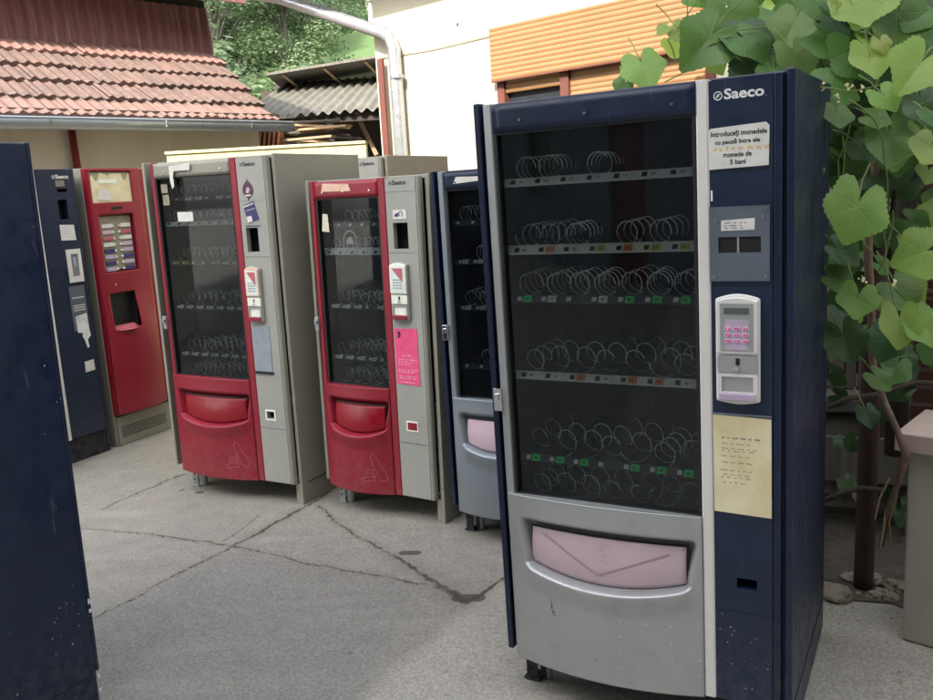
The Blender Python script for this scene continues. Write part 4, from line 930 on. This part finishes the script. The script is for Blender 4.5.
def tree_proto(seed, H, Rr, leaf, barkm, nleaf=6000, ls=.15):
    r = random.Random(seed); o = empty('tree', (0, 0, 0))
    tr = MB().tube([(0, 0, -.5), (r.uniform(-.1, .1), 0, H * .25), (r.uniform(-.3, .3), r.uniform(-.3, .3), H * .6), (r.uniform(-.4, .4), 0, H * .92)], [H * .028, H * .022, H * .013, H * .003], 8)
    lobes = []
    for k in range(22):
        a = r.uniform(0, 2 * pi); zz = H * r.uniform(.28, .93); rad = Rr * (1 - abs(zz / H - .55) * 1.1) * r.uniform(.3, .85)
        p = Vector((cos(a) * rad, sin(a) * rad, zz)); lobes.append((p, Rr * r.uniform(.28, .50)))
        tr.tube([(0, 0, max(zz - H * .22, H * .12)), tuple(p * .5 + Vector((0, 0, zz * .42))), tuple(p)], [H * .010, H * .006, H * .002], 5)
    tr.build('trunk', barkm, o)
    mb = MB()
    for k in range(nleaf):
        c, R0 = lobes[r.randrange(len(lobes))]
        d = Vector((r.gauss(0, 1), r.gauss(0, 1), r.gauss(0, 1))).normalized(); q = c + Vector((d.x, d.y, d.z * .8)) * R0 * (r.random() ** .33)
        s = ls * r.uniform(.5, 1.2); n = (d + Vector((r.uniform(-.8, .8), r.uniform(-.8, .8), r.uniform(-.3, 1)))).normalized()
        a = n.cross(Vector((0, 0, 1)) + Vector((.01, .02, 0))).normalized(); b_ = n.cross(a)
        i = len(mb.v); mb.v += [tuple(q - a * s), tuple(q - b_ * s * .55 + a * s * .1), tuple(q + a * s), tuple(q + b_ * s * .6)]; mb.f.append((i, i + 1, i + 2, i + 3))
    mb.build('crown', leaf, o); return o
PR = [tree_proto(1, 9, 3.2, TL[0], bark, 17000, .085), tree_proto(2, 11, 3.4, TL[1], bark, 9000, .15), tree_proto(3, 8, 2.8, TL[2], bark, 16000, .08), tree_proto(4, 10, 2.6, TL[0], birch), tree_proto(5, 12, 3.6, TL[1], bark)]
used = set()
def plant(k, x, y, sc=1, label=None, rot=None):
    o = PR[k] if k not in used else copy_tree(PR[k]); used.add(k)
    o.location = (x, y, hz(x, y) - .1); o.scale = (sc, sc, sc * R_.uniform(.92, 1.08)); o.rotation_euler = (0, 0, R_.uniform(0, 6.28) if rot is None else rot)
    tag(o, label or 'leafy tree in the wood covering the hillside', 'tree', 'trees on the hillside'); return o
plant(2, -6.2, 34, .85); plant(0, -8.6, 33, .9); plant(0, -5.4, 38, .80); plant(2, -9.5, 39, 1.0); plant(0, -12, 37, 1.1)
o = plant(3, -5.6, 66, .72, 'tree with a pale slender trunk above the green meadow patch')
o = plant(3, -6.6, 67, .70, 'second pale trunked tree, left of its twin above the meadow patch')
for (k, x, y, s) in ((1, -12.5, 50, 1.1), (4, -15, 57, 1.1), (1, -11, 58, 1.0), (4, -8.5, 73, 1.2), (1, -5.2, 74, 1.1), (4, -2.0, 73, 1.2), (1, -11.5, 70, 1.2), (4, -6.5, 82, 1.3), (1, -2.5, 84, 1.2), (4, -11, 84, 1.3), (1, -15, 80, 1.3), (4, 1.5, 78, 1.2),
                  (1, -18, 68, 1.2), (4, -20, 52, 1.2), (0, -17, 42, 1.1), (1, -22, 60, 1.2), (4, 3, 60, 1.2), (1, 7, 70, 1.2), (0, 9, 55, 1.1), (4, 14, 66, 1.2), (1, -27, 70, 1.3), (0, -26, 48, 1.2), (4, -7, 95, 1.4), (1, -1, 97, 1.4), (4, -14, 96, 1.4), (1, -21, 92, 1.4)):
    plant(k, x, y, s)
# pale weeds and bushes between the outbuilding and the shed
def bush(x, y, R0, H, leaf, label, n=900, ls=.10):
    r = random.Random(int(x * 10 + y)); o = empty('bush', (x, y, hz(x, y) if y > 17 else 0)); tag(o, label, 'bush', 'bushes below the wood')
    st = MB(); mb = MB()
    for k in range(9): a = r.uniform(0, 6.28); st.tube([(0, 0, 0), (cos(a) * R0 * .4, sin(a) * R0 * .4, H * .5), (cos(a) * R0 * .7, sin(a) * R0 * .7, H * .9)], [.02, .014, .005], 5)
    st.build('stems', bark, o)
    for k in range(n):
        a = r.uniform(0, 6.28); t = r.random() ** .6; rad = R0 * sqrt(r.random()) * (1 - .5 * t * t); q = Vector((cos(a) * rad, sin(a) * rad, H * t * r.uniform(.8, 1.1))); s = ls * r.uniform(.5, 1.3)
        n_ = Vector((r.gauss(0, 1), r.gauss(0, 1), r.gauss(.5, 1))).normalized(); u = n_.cross(Vector((.3, .1, 1))).normalized(); w = n_.cross(u)
        i = len(mb.v); mb.v += [tuple(q - u * s), tuple(q - w * s * .4), tuple(q + u * s), tuple(q + w * s * .4)]; mb.f.append((i, i + 1, i + 2, i + 3))
    mb.build('foliage', leaf, o)
bush(-5.1, 19, 1.4, 3.6, TL[2], 'pale green bush between the tiled roof and the shed roof', 2600, .12)
bush(-4.2, 21.5, 1.3, 3.2, TL[2], 'pale green weeds just left of the shed ridge', 2200, .12)
bush(-3.2, 24, 2.2, 3.0, TL[0], 'mid green bush seen over the shed ridge', 2500, .15)
bush(-6.8, 23, 2.2, 4.2, TL[0], 'taller bush behind the red tiled roof end', 2600, .15)
# ------------------------------------------------------------------ vine corner on the right
def vine_leaf_mat(name, c0, c1, vein, trans=.4):
    m = bpy.data.materials.new(name); m.use_nodes = True; nt = m.node_tree; b = nt.nodes['Principled BSDF']; out = nt.nodes['Material Output']
    uv = N(nt, 'ShaderNodeUVMap'); sp = N(nt, 'ShaderNodeSeparateXYZ'); nt.links.new(uv.outputs[0], sp.inputs[0])
    at = N(nt, 'ShaderNodeMath', operation='ARCTAN2'); nt.links.new(sp.outputs[0], at.inputs[0]); nt.links.new(sp.outputs[1], at.inputs[1])
    ml = N(nt, 'ShaderNodeMath', operation='MULTIPLY'); nt.links.new(at.outputs[0], ml.inputs[0]); ml.inputs[1].default_value = 7 / (2 * pi)
    ad = N(nt, 'ShaderNodeMath', operation='ADD'); nt.links.new(ml.outputs[0], ad.inputs[0]); ad.inputs[1].default_value = 20.5
    fr = N(nt, 'ShaderNodeMath', operation='FRACT'); nt.links.new(ad.outputs[0], fr.inputs[0])
    sb = N(nt, 'ShaderNodeMath', operation='SUBTRACT'); nt.links.new(fr.outputs[0], sb.inputs[0]); sb.inputs[1].default_value = .5
    ab = N(nt, 'ShaderNodeMath', operation='ABSOLUTE'); nt.links.new(sb.outputs[0], ab.inputs[0])
    ln = N(nt, 'ShaderNodeVectorMath', operation='LENGTH'); nt.links.new(uv.outputs[0], ln.inputs[0])
    mm = N(nt, 'ShaderNodeMath', operation='MULTIPLY'); nt.links.new(ab.outputs[0], mm.inputs[0]); nt.links.new(ln.outputs['Value'], mm.inputs[1])
    vm = ramp(nt, mm.outputs[0], .002, .010, (1,) * 3, (0,) * 3)
    tc = N(nt, 'ShaderNodeTexCoord')
    c = mixcol(nt, ramp(nt, noise(nt, 9, 5, .65), .32, .68), c0, c1)
    c = mixcol(nt, ramp(nt, noise(nt, 60, 4, .65), .62, .78, (0,) * 3, (.5,) * 3), c, (.16, .19, .05))
    oi = N(nt, 'ShaderNodeObjectInfo'); hv = N(nt, 'ShaderNodeHueSaturation'); mr_ = N(nt, 'ShaderNodeMapRange'); mr_.inputs['To Min'].default_value = .475; mr_.inputs['To Max'].default_value = .52
    nt.links.new(oi.outputs['Random'], mr_.inputs[0]); nt.links.new(mr_.outputs[0], hv.inputs['Hue']); nt.links.new(c, hv.inputs['Color']); c = hv.outputs[0]
    bl = ramp(nt, noise(nt, 28, 5, .7), .66, .70, (0,) * 3, (.75,) * 3); c = mixcol(nt, bl, c, (.20, .15, .05))
    vmx = N(nt, 'ShaderNodeMath', operation='MULTIPLY'); nt.links.new(vm, vmx.inputs[0]); vmx.inputs[1].default_value = .35
    c = mixcol(nt, vmx.outputs[0], c, vein)
    nt.links.new(c, b.inputs['Base Color']); b.inputs['Roughness'].default_value = .42; b.inputs['Specular IOR Level'].default_value = .45
    sm = noise(nt, 130, 3, .6); hh = N(nt, 'ShaderNodeMath', operation='SUBTRACT'); nt.links.new(sm, hh.inputs[0]); nt.links.new(vm, hh.inputs[1]); bump(nt, b, hh.outputs[0], .35, .003)
    t = N(nt, 'ShaderNodeBsdfTranslucent'); c2 = mixcol(nt, .6, c, tuple(min(1, x * 2.0) for x in c1)); nt.links.new(c2, t.inputs[0])
    mx = N(nt, 'ShaderNodeMixShader'); mx.inputs[0].default_value = trans; nt.links.new(b.outputs[0], mx.inputs[1]); nt.links.new(t.outputs[0], mx.inputs[2]); nt.links.new(mx.outputs[0], out.inputs[0]); return m
VL = dict(b=vine_leaf_mat('vine_leaf_lit', (.20, .34, .060), (.28, .43, .10), (.38, .50, .18), .45), m=vine_leaf_mat('vine_leaf_mid', (.075, .155, .032), (.12, .22, .05), (.16, .26, .09)),  # leaf tones paint sky-lit and shaded leaves into the colour
          d=vine_leaf_mat('vine_leaf_shaded', (.030, .072, .022), (.050, .105, .032), (.09, .16, .06), .3), y=vine_leaf_mat('vine_leaf_young', (.22, .30, .07), (.30, .36, .10), (.38, .42, .18), .5))
FX, PI_, RO, CH = 857.083, -.18394, .05608, 1.58977
def rayat(px, py, y):
    uu, vv = px - 466.5, 350 - py
    u = uu * cos(RO) + vv * sin(RO); v = -uu * sin(RO) + vv * cos(RO)
    r = Vector((u / FX, cos(PI_) - v / FX * sin(PI_), sin(PI_) + v / FX * cos(PI_)))
    return Vector((0, 0, CH)) + r * (y / r.y)
def leaf_outline(th):
    """theta 0 = tip; shallow five-lobed, toothed vine leaf"""
    a = abs(th)
    lob = .93 + .065 * cos(5 * a * .97) * (1 if a < 2.5 else .4)
    tooth = .050 * (abs(((a * 5.3 + .3) % 1) - .5) * 2 - .5) + .018 * sin(a * 2.3 + 1)
    notch = 1 - .86 * exp(-((a - pi) / .26) ** 2)
    tip = .05 * exp(-(a / .16) ** 2)
    return (.52 * lob + tooth + tip) * notch
def add_leaf(mb, c, size, nrm, roll, r, detail=1):
    n = Vector(nrm).normalized(); down = Vector((sin(roll), 0, -cos(roll))); t = (down - n * down.dot(n)).normalized(); s = n.cross(t)
    na = 66 if detail else 34; rings = (.2, .4, .6, .8, 1.0) if detail else (.5, 1)
    droop = r.uniform(.15, .75); fold = r.uniform(.05, .5); wob = r.uniform(0, 6)
    i = len(mb.v); off = Vector((0, 0, 0))
    def P(x, y):   # x across, y toward tip
        rad = math.hypot(x, y); zz = fold * abs(x) ** 1.2 * .8 - droop * max(0, y) ** 2 - .22 * x * x + .035 * sin(6 * x + wob) * cos(5 * y + wob) + .03 * sin(math.atan2(x, y) * 3 + wob) * rad
        return Vector(c) + (s * x + t * (y - .18) + n * zz) * size
    mb.v.append(tuple(P(0, 0))); mb.uv.append((0, 0))
    for q in rings:
        for k in range(na):
            th = -pi + 2 * pi * k / na; R0 = leaf_outline(th) * q; x, y = sin(th) * R0, cos(th) * R0
            mb.v.append(tuple(P(x, y))); mb.uv.append((x, y))
    for k in range(na): mb.f.append((i, i + 1 + k, i + 1 + (k + 1) % na))
    for g_ in range(len(rings) - 1):
        for k in range(na):
            a = i + 1 + g_ * na + k; b_ = i + 1 + g_ * na + (k + 1) % na; mb.f.append((a, a + na, b_ + na, b_))
    return P(0, 0), t, s
class LB(MB):
    def __init__(s): super().__init__(); s.uv = []
LV = {k: LB() for k in VL}; petioles = MB(); tips = []
rr = random.Random(21)
LEAVES = [ # px, py, width px, distance, tone, roll
 (645, 72, 46, 3.35, 'b', .2), (622, 88, 22, 3.4, 'm', -.5), (683, 36, 30, 3.3, 'y', .6), (662, 30, 16, 3.3, 'b', -.8), (702, 46, 62, 3.2, 'm', -.9), (738, 22, 54, 3.3, 'm', .3), (718, 66, 22, 3.3, 'b', .4), (757, 42, 56, 3.2, 'd', 1.2), (790, 30, 50, 3.1, 'm', -.4), (822, 8, 46, 2.9, 'm', .6), (800, 62, 46, 3.0, 'm', .1), (775, 78, 40, 3.1, 'm', -.3), (748, 68, 34, 3.2, 'd', .2), (830, 40, 30, 3.0, 'm', -.8),
 (858, 12, 48, 2.5, 'b', .1), (897, 26, 66, 2.7, 'm', -.2), (836, 6, 12, 2.5, 'y', 0), (882, 45, 20, 2.45, 'y', .2), (872, 63, 44, 2.45, 'b', -.1), (914, 72, 60, 2.35, 'b', -.5), (888, 100, 34, 2.4, 'b', .3), (925, 110, 40, 2.7, 'd', .4), (842, 88, 50, 2.75, 'm', 1.1), (818, 105, 34, 2.8, 'm', .4), (838, 118, 34, 2.6, 'm', -.3), (880, 118, 30, 2.7, 'm', .9), (893, 148, 56, 2.7, 'm', -.1), (866, 150, 34, 2.8, 'd', .5), (860, 178, 44, 2.9, 'd', -.9),
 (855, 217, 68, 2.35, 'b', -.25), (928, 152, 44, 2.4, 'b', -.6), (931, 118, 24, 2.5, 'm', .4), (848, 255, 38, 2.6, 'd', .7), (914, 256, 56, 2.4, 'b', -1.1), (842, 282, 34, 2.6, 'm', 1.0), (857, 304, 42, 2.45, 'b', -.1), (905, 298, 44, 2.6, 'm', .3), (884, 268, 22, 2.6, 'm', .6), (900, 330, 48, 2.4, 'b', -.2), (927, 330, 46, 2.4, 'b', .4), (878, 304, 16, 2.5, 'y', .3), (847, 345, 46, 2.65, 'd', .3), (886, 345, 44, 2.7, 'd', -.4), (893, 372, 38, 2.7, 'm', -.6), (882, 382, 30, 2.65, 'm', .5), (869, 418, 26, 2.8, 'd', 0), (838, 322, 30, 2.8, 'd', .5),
 (820, 172, 12, 2.6, 'y', .4), (906, 240, 14, 2.5, 'y', .5)]
V = empty('grape_vine', (1.50, 2.90, 0)); tag(V, 'grape vine with large lobed leaves climbing beside the large navy machine', 'vine')
def rel(mb): mb.v = [(a - 1.50, b_ - 2.90, c) for a, b_, c in mb.v]; return mb
gs = leafmat('green_shoot', (.16, .22, .06), (.24, .28, .09), 8, .2)
for (px, py, w, y, tone, roll) in LEAVES:
    c = rayat(px, py, y); size = w * y / FX / .98
    n = Vector((rr.uniform(-.35, .25), -1, rr.uniform(.3, 1.0)))
    one = LB(); p, t, s = add_leaf(one, c, size, n, roll + rr.uniform(-.15, .15), rr)
    lf = rel(one).build('leaf', VL[tone], V, smooth=True)
    e = p - t * size * rr.uniform(.5, .9) + Vector((rr.uniform(-.03, .03), rr.uniform(.02, .08), rr.uniform(.0, .05))); rel(MB().tube([p, (p + e) / 2 + Vector((0, .01, .012)), e], [.0018, .0022, .0026], 5)).build('stalk', gs, lf)
# filling leaves of the canopy behind, above and to the right (over a pergola)
def fill(n, x, y, z, tones, s=(.10, .17), det=0, keep=None):
    k = 0
    while k < n:
        p = Vector((rr.uniform(*x), rr.uniform(*y), rr.uniform(*z)))
        if keep and not keep(p): continue
        k += 1
        add_leaf(LV[rr.choice(tones)], p, rr.uniform(*s), (rr.uniform(-.7, .5), -1, rr.uniform(-.1, 1.1)), rr.uniform(-1.2, 1.2), rr, det)
def fillpx(n, x0, x1, y0, y1, d0, d1, tones, s=(.13, .20)):
    for k in range(n):
        d = rr.uniform(d0, d1); p = rayat(rr.uniform(x0, x1), rr.uniform(y0, y1), d)
        add_leaf(LV[rr.choice(tones)], p, rr.uniform(*s), (rr.uniform(-.6, .4), -1, rr.uniform(.1, 1.2)), rr.uniform(-1.0, 1.0), rr, 1)
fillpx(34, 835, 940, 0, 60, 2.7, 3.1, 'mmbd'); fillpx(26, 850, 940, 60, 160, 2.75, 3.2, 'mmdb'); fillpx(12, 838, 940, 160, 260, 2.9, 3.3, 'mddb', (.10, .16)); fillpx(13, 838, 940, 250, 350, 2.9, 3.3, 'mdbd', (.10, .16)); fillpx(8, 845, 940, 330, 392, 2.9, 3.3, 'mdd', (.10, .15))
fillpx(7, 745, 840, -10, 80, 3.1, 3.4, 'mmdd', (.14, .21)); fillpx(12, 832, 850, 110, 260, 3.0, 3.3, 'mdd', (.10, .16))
def clear_window(p):   # openings where the pale wall shows between leaves stay thin
    return mnoise.noise((p.x * 3.1, 0, p.z * 3.1)) > -.16
fill(190, (1.2, 2.8), (3.0, 3.9), (1.75, 2.5), 'mmdd', s=(.14, .21), keep=lambda p: clear_window(p) and (p.x / p.y > .455 or rr.random() < .22))
fill(60, (1.32, 2.6), (2.9, 3.7), (.95, 1.85), 'mddd', s=(.13, .20), keep=lambda p: p.x > 1.28 + (p.y - 2.9) * .3 and mnoise.noise((p.x * 4, 2, p.z * 4)) > -.02)
fill(420, (1.3, 4.2), (2.9, 5.2), (2.3, 2.8), 'mmdb', s=(.13, .20))
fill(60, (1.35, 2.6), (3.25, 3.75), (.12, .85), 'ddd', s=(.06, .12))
fill(60, (1.9, 3.4), (2.4, 3.0), (1.2, 2.5), 'mmdb')
for k, mb in LV.items():
    if mb.v: tag(rel(mb).build('foliage', VL[k], V, smooth=True), kind='stuff')
vb = wood('vine_bark', (.22, .14, .09), (.10, .065, .045), 50, 50, 4)
st = [rayat(882, 546, 2.85), rayat(886, 520, 2.83), rayat(895, 492, 2.66), rayat(906, 456, 2.56), rayat(898, 432, 2.56), rayat(884, 402, 2.66), rayat(874, 370, 2.80), rayat(871, 340, 2.82), rayat(872, 300, 2.82), rayat(868, 262, 2.82), rayat(869, 225, 2.85), rayat(875, 170, 2.9), rayat(868, 120, 2.95), rayat(850, 70, 3.0), rayat(880, 10, 3.0)]
rel(MB().tube(st, [.006, .010, .009, .013, .010, .012, .011, .014, .012, .015, .012, .013, .010, .009, .007], 9)).build('stem', vb, V, smooth=True)
for q in ([(875, 520), (880, 498), (890, 478)], [(892, 545), (889, 522), (897, 495)], [(880, 550), (884, 530), (886, 510)]): rel(MB().tube([rayat(a, b_, 2.80) for a, b_ in q], [.002, .0035, .004], 5)).build('split_fibre', 'wood_tan', V)
for pts, y in (([(878, 128), (884, 160), (887, 200), (884, 235), (884, 265)], 2.55), ([(868, 20), (880, 60), (872, 95), (878, 130)], 2.5), ([(886, 170), (905, 158), (925, 148)], 2.45), ([(893, 210), (889, 240), (878, 272)], 2.55), ([(848, 100), (866, 112), (878, 128)], 2.6), ([(812, 86), (850, 92), (893, 82), (925, 92)], 2.5),
               ([(690, 58), (712, 44), (740, 30), (790, 25)], 3.2), ([(665, 82), (690, 68), (715, 55)], 3.3), ([(687, 0), (684, 30), (690, 62)], 3.25), ([(700, -5), (668, 40), (675, 62)], 3.3), ([(842, 135), (843, 175), (840, 215)], 2.6), ([(835, 200), (838, 160), (850, 125)], 2.7), ([(878, 185), (876, 208), (868, 226)], 2.6)):
    P3 = [rayat(a, b_, y + rr.uniform(-.03, .03)) for a, b_ in pts]
    sm = []
    for i in range(len(P3) - 1):
        for k in range(5): t = k / 5; sm.append(P3[i].lerp(P3[i + 1], t) + Vector((sin(t * pi) * .006, 0, 0)))
    sm.append(P3[-1]); rel(MB().tube(sm, .0024, 5)).build('shoot', gs, V)
for pts, y in (([(828, 408), (850, 398), (875, 395), (915, 382), (940, 383)], 2.95), ([(826, 500), (845, 492), (862, 488), (885, 490)], 3.0), ([(860, 330), (880, 300), (912, 290), (940, 292)], 3.0), ([(895, 190), (889, 250), (893, 330), (885, 380)], 3.05), ([(852, 110), (875, 125), (905, 135)], 3.0)):
    rel(MB().tube([rayat(a, b_, y) for a, b_ in pts], [.009, .011, .010, .009, .008][:len(pts)], 7)).build('old_branch', 'wood_dark', V, smooth=True)
# yellowish tendrils / dead flowers
dd = MB()
for (px, py) in ((820, 88), (848, 88), (862, 90), (838, 100), (895, 285), (862, 280)):
    for k in range(7):
        p = rayat(px + rr.uniform(-4, 4), py + rr.uniform(-4, 4), 2.55); s = rr.uniform(.003, .009); dd.quad(p, p + Vector((s, .002, s * .4)), p + Vector((s * .6, .004, s * 1.2)), p + Vector((-s * .3, 0, s)))
rel(dd).build('withered_bits', 'yellowpaper', V)

# rusty post, brick pier, walls, boards
po = empty('rusty_post', (1.475, 3.065, 0)); tag(po, 'rusty round steel post standing in the vine corner', 'post')
MB().tube([(0, 0, 0), (.01, 0, 1.3), (.012, 0, 2.55)], .036, 14).build('post', 'rust', po, smooth=True)
po = empty('rusty_post', (1.78, 3.45, 0)); tag(po, 'second dark post further back, left of the brick pier', 'post'); MB().tube([(0, 0, .4), (0, 0, 2.6)], .045, 12).build('post', 'wood_dark', po, smooth=True)
pb = empty('pergola_beam', (1.4, 3.1, 2.50), (0, 0, radians(-8))); tag(pb, 'brown timber beam of the vine pergola', 'beam'); B(0, 2.6, -.04, .04, -.05, .05).build('beam', 'frame_brown', pb)
pb = empty('pergola_beam', (1.66, 2.70, 1.86), (0, 0, radians(-14))); tag(pb, 'short brown rail crossing the vine near the right edge of the photo', 'beam'); B(0, 1.3, -.025, .025, -.03, .03).build('beam', 'frame_brown', pb)
bp = empty('brick_pier', (1.86, 3.50, 0), (0, 0, radians(-25))); tag(bp, 'dark old brick pier behind the vine leaves', 'pier'); B(0, .42, 0, .42, .0, 2.4).build('pier', 'brick', bp)
cp = empty('concrete_pillar', (1.428, 2.685, 0), (0, 0, radians(-43))); tag(cp, 'short concrete wall end with a pinkish cement cap at the right edge', 'low wall')
B(0, 1.3, 0, .26, 0, .675).build('wall', 'concrete', cp, bevel=.01)
B(-.035, 1.36, -.035, .31, .677, .738).build('cap', 'pinkcap', cp, bevel=.004)
lw = empty('low_wall', (1.12, 4.02, 0), (0, 0, radians(-22))); tag(lw, 'low concrete ledge wall behind the rusty post', 'low wall')
B(0, 2.6, 0, .22, 0, .50).build('wall', 'darkstone', lw, bevel=.01); B(-.02, 2.6, -.04, .24, .503, .57).build('ledge', 'darkstone', lw, bevel=.012)
bt_ = empty('board_stack', (1.30, 3.72, 0), (0, 0, radians(-22))); tag(bt_, 'brownish weathered boards leaning low against the ledge wall', 'boards')
for k in range(3): B(0, 1.5, .0 + k * .03, .022 + k * .03, .24 - k * .07, .44 - k * .07).build('board', 'wood_grey', bt_)
wf = empty('plank_fence', (1.25, 4.12, 0), (0, 0, radians(-22))); tag(wf, 'weathered grey vertical boards standing on the ledge wall', 'fence')
rr2 = random.Random(2); x = 0
for k in range(9):
    w = rr2.uniform(.05, .10); B(x, x + w - .006, rr2.uniform(0, .02), .035, .575, rr2.uniform(.86, .95)).build('board', 'wood_grey', wf, bevel=.002); x += w
B(0, x, .04, .07, .64, .70).build('rail', 'wood_dark', wf)
sw = empty('stone_wall', (1.02, 4.75, 0), (0, 0, radians(-30))); tag(sw, 'pale rubble stone wall glimpsed between vine leaves', 'stone wall'); B(0, 3.6, 0, .3, 0, 1.95).build('wall', 'stone', sw)
# rubble at the pole foot
r3 = random.Random(9)
M['rubble'] = wallmat('rubble_concrete', (.30, .26, .20), (.20, .17, .13), sc=14, stain=.4, staincol=(.12, .10, .07))
for k in range(24):
    x, y = 1.30 + r3.random() * .32, 2.93 + r3.random() * .22
    if y < 2.93 + (x - 1.5) * -.6: y += .05
    s = r3.choice([.012, .016, .022, .028, .038]); lab = 'lump of broken concrete in the rubble around the rusty post foot'
    if k == 0: x, y, s, lab = 1.345, 3.0, .052, 'largest pale lump of broken concrete, nearest the navy machine side'
    bm = bmesh.new(); bmesh.ops.create_icosphere(bm, subdivisions=3, radius=s)
    for v in bm.verts:
        d = v.co.normalized(); q = v.co * (9 / (s * 10)); v.co *= 1 + .45 * mnoise.noise(d * 1.7 + Vector((k * 9.1, 5, 0))) + .14 * mnoise.noise(d * 5 + Vector((k, 2, 0))); v.co.z *= .62
    me = bpy.data.meshes.new('stone'); bm.to_mesh(me); bm.free(); o = bpy.data.objects.new('stone', me); COL.objects.link(o); o.location = (x, y, s * .25); o.rotation_euler = (0, 0, r3.uniform(0, 6)); me.materials.append(M['rubble']); tag(o, lab, 'stone', None if k == 0 else 'rubble by the post')
soil, nt, b = nodes_of('dark_soil'); nt.links.new(mixcol(nt, ramp(nt, noise(nt, 18, 7, .7), .35, .68), (.06, .05, .038), (.13, .11, .085)), b.inputs['Base Color']); b.inputs['Roughness'].default_value = .95; bump(nt, b, noise(nt, 25, 6, .7), .8, .02)
so = MB(); pts = [(1.27, 3.10), (1.36, 2.98), (1.52, 2.93), (1.60, 2.80), (3.2, 2.0), (4.5, 3.0), (3.5, 4.6), (1.15, 4.4)]
so.xy(pts, -.05, .006); tag(so.build('soil', soil), kind='structure')

# dry leaf flakes and grit collecting in the corner and along the machine feet
lit = MB(); r4 = random.Random(14)
for k in range(230):
    zone = r4.random()
    if zone < .55: x, y = r4.uniform(1.20, 1.9), r4.uniform(2.35, 3.3)
    elif zone < .8: x, y = r4.uniform(-2.2, -.4), r4.uniform(3.9, 5.4)
    else: x, y = r4.uniform(-1.6, 1.3), r4.uniform(1.9, 3.9)
    s = r4.uniform(.002, .007) if zone > .3 else r4.uniform(.003, .010); a = r4.uniform(0, 6.28); n = 6; i = len(lit.v)
    for j in range(n): t = a + j * 2 * pi / n; q = s * r4.uniform(.5, 1); lit.v.append((x + cos(t) * q, y + sin(t) * q * .7, .006 + r4.uniform(.0, .35) * s))
    lit.f.append(tuple(range(i, i + n)))
M['litter'] = wallmat('dry_leaf_litter', (.30, .20, .10), (.14, .10, .06), sc=30)
tag(lit.build('leaf_litter', 'litter'), 'dry leaf flakes and grit scattered on the concrete', 'litter', kind='stuff')
# ---- unseen building added behind the camera to shade the yard and darken reflections
BH = 10.2
OB = empty('yard_shade_building', (-16, -3.6, 0)); tag(OB, 'unseen tall grey house added to shade the yard, with wooden doors and windows', 'house')
panel(0, 26, 0, BH, -.3, .3, [(k, k + w, a, a + 1.4 if a != 0 else 2.2) for k, w in ((2, 1.2), (6, 1.4), (10, 1.2), (13.6, 1.4), (17, 1.2), (21, 1.4)) for a in ((0, 4.2, 7.2) if w == 1.2 else (1, 4.2, 7.2))]).build('wall', 'darkwall', OB)
for k, w in ((2, 1.2), (6, 1.4), (10, 1.2), (13.6, 1.4), (17, 1.2), (21, 1.4)):
    for a in (0, 4.2, 7.2) if w == 1.2 else (1, 4.2, 7.2):
        if a == 0: B(k, k + w, -.2, -.15, 0, 2.2).build('door', 'frame_brown', OB)
        else: B(k, k + w, -.2, -.17, a, a + 1.4).build('window', 'glassdark', OB)
MB().quad((-.3, .3, BH), (26.3, .3, BH), (26.3, -5, BH + .6), (-.3, -5, BH + .6)).build('roof', 'tiles', OB, solid=.1)

# ------------------------------------------------------------------ light, world, camera
wd = bpy.data.worlds.new('World'); S.world = wd; wd.use_nodes = True; nt = wd.node_tree; bg = nt.nodes['Background']
sk = nt.nodes.new('ShaderNodeTexSky'); sk.sky_type = 'NISHITA'; sk.sun_disc = False
SUN_EL, SUN_AZ = radians(40), radians(200)     # azimuth of the sun measured clockwise from +Y
sk.sun_elevation = SUN_EL; sk.sun_rotation = SUN_AZ; sk.air_density = 1.3; sk.dust_density = 4.0; sk.ozone_density = 1.0
hs = nt.nodes.new('ShaderNodeHueSaturation'); hs.inputs['Saturation'].default_value = .30
nt.links.new(sk.outputs[0], hs.inputs['Color']); nt.links.new(hs.outputs[0], bg.inputs['Color']); bg.inputs['Strength'].default_value = .15
sl = bpy.data.lights.new('sun', 'SUN'); sl.energy = 2.0; sl.angle = radians(.6); sl.color = (1, .95, .86)
so_ = bpy.data.objects.new('sun', sl); COL.objects.link(so_)
dirv = Vector((sin(SUN_AZ) * cos(SUN_EL), cos(SUN_AZ) * cos(SUN_EL), sin(SUN_EL)))
so_.rotation_euler = dirv.to_track_quat('Z', 'Y').to_euler(); so_.location = dirv * 30
cam = bpy.data.cameras.new('camera'); cam.lens = 33.0707; cam.sensor_width = 36; cam.clip_start = .05; cam.clip_end = 1000
co = bpy.data.objects.new('camera', cam); COL.objects.link(co); S.camera = co
Rm = Matrix.Rotation(radians(90) + PI_, 4, 'X') @ Matrix.Rotation(-RO, 4, 'Z')
co.matrix_world = Matrix.Translation((0, 0, CH)) @ Rm
S.view_settings.view_transform = 'Standard'; S.view_settings.look = 'None'; S.view_settings.gamma = 1; S.view_settings.use_curve_mapping = False
S.view_settings.exposure = 2.25
S.render.resolution_x = 1024; S.render.resolution_y = 768
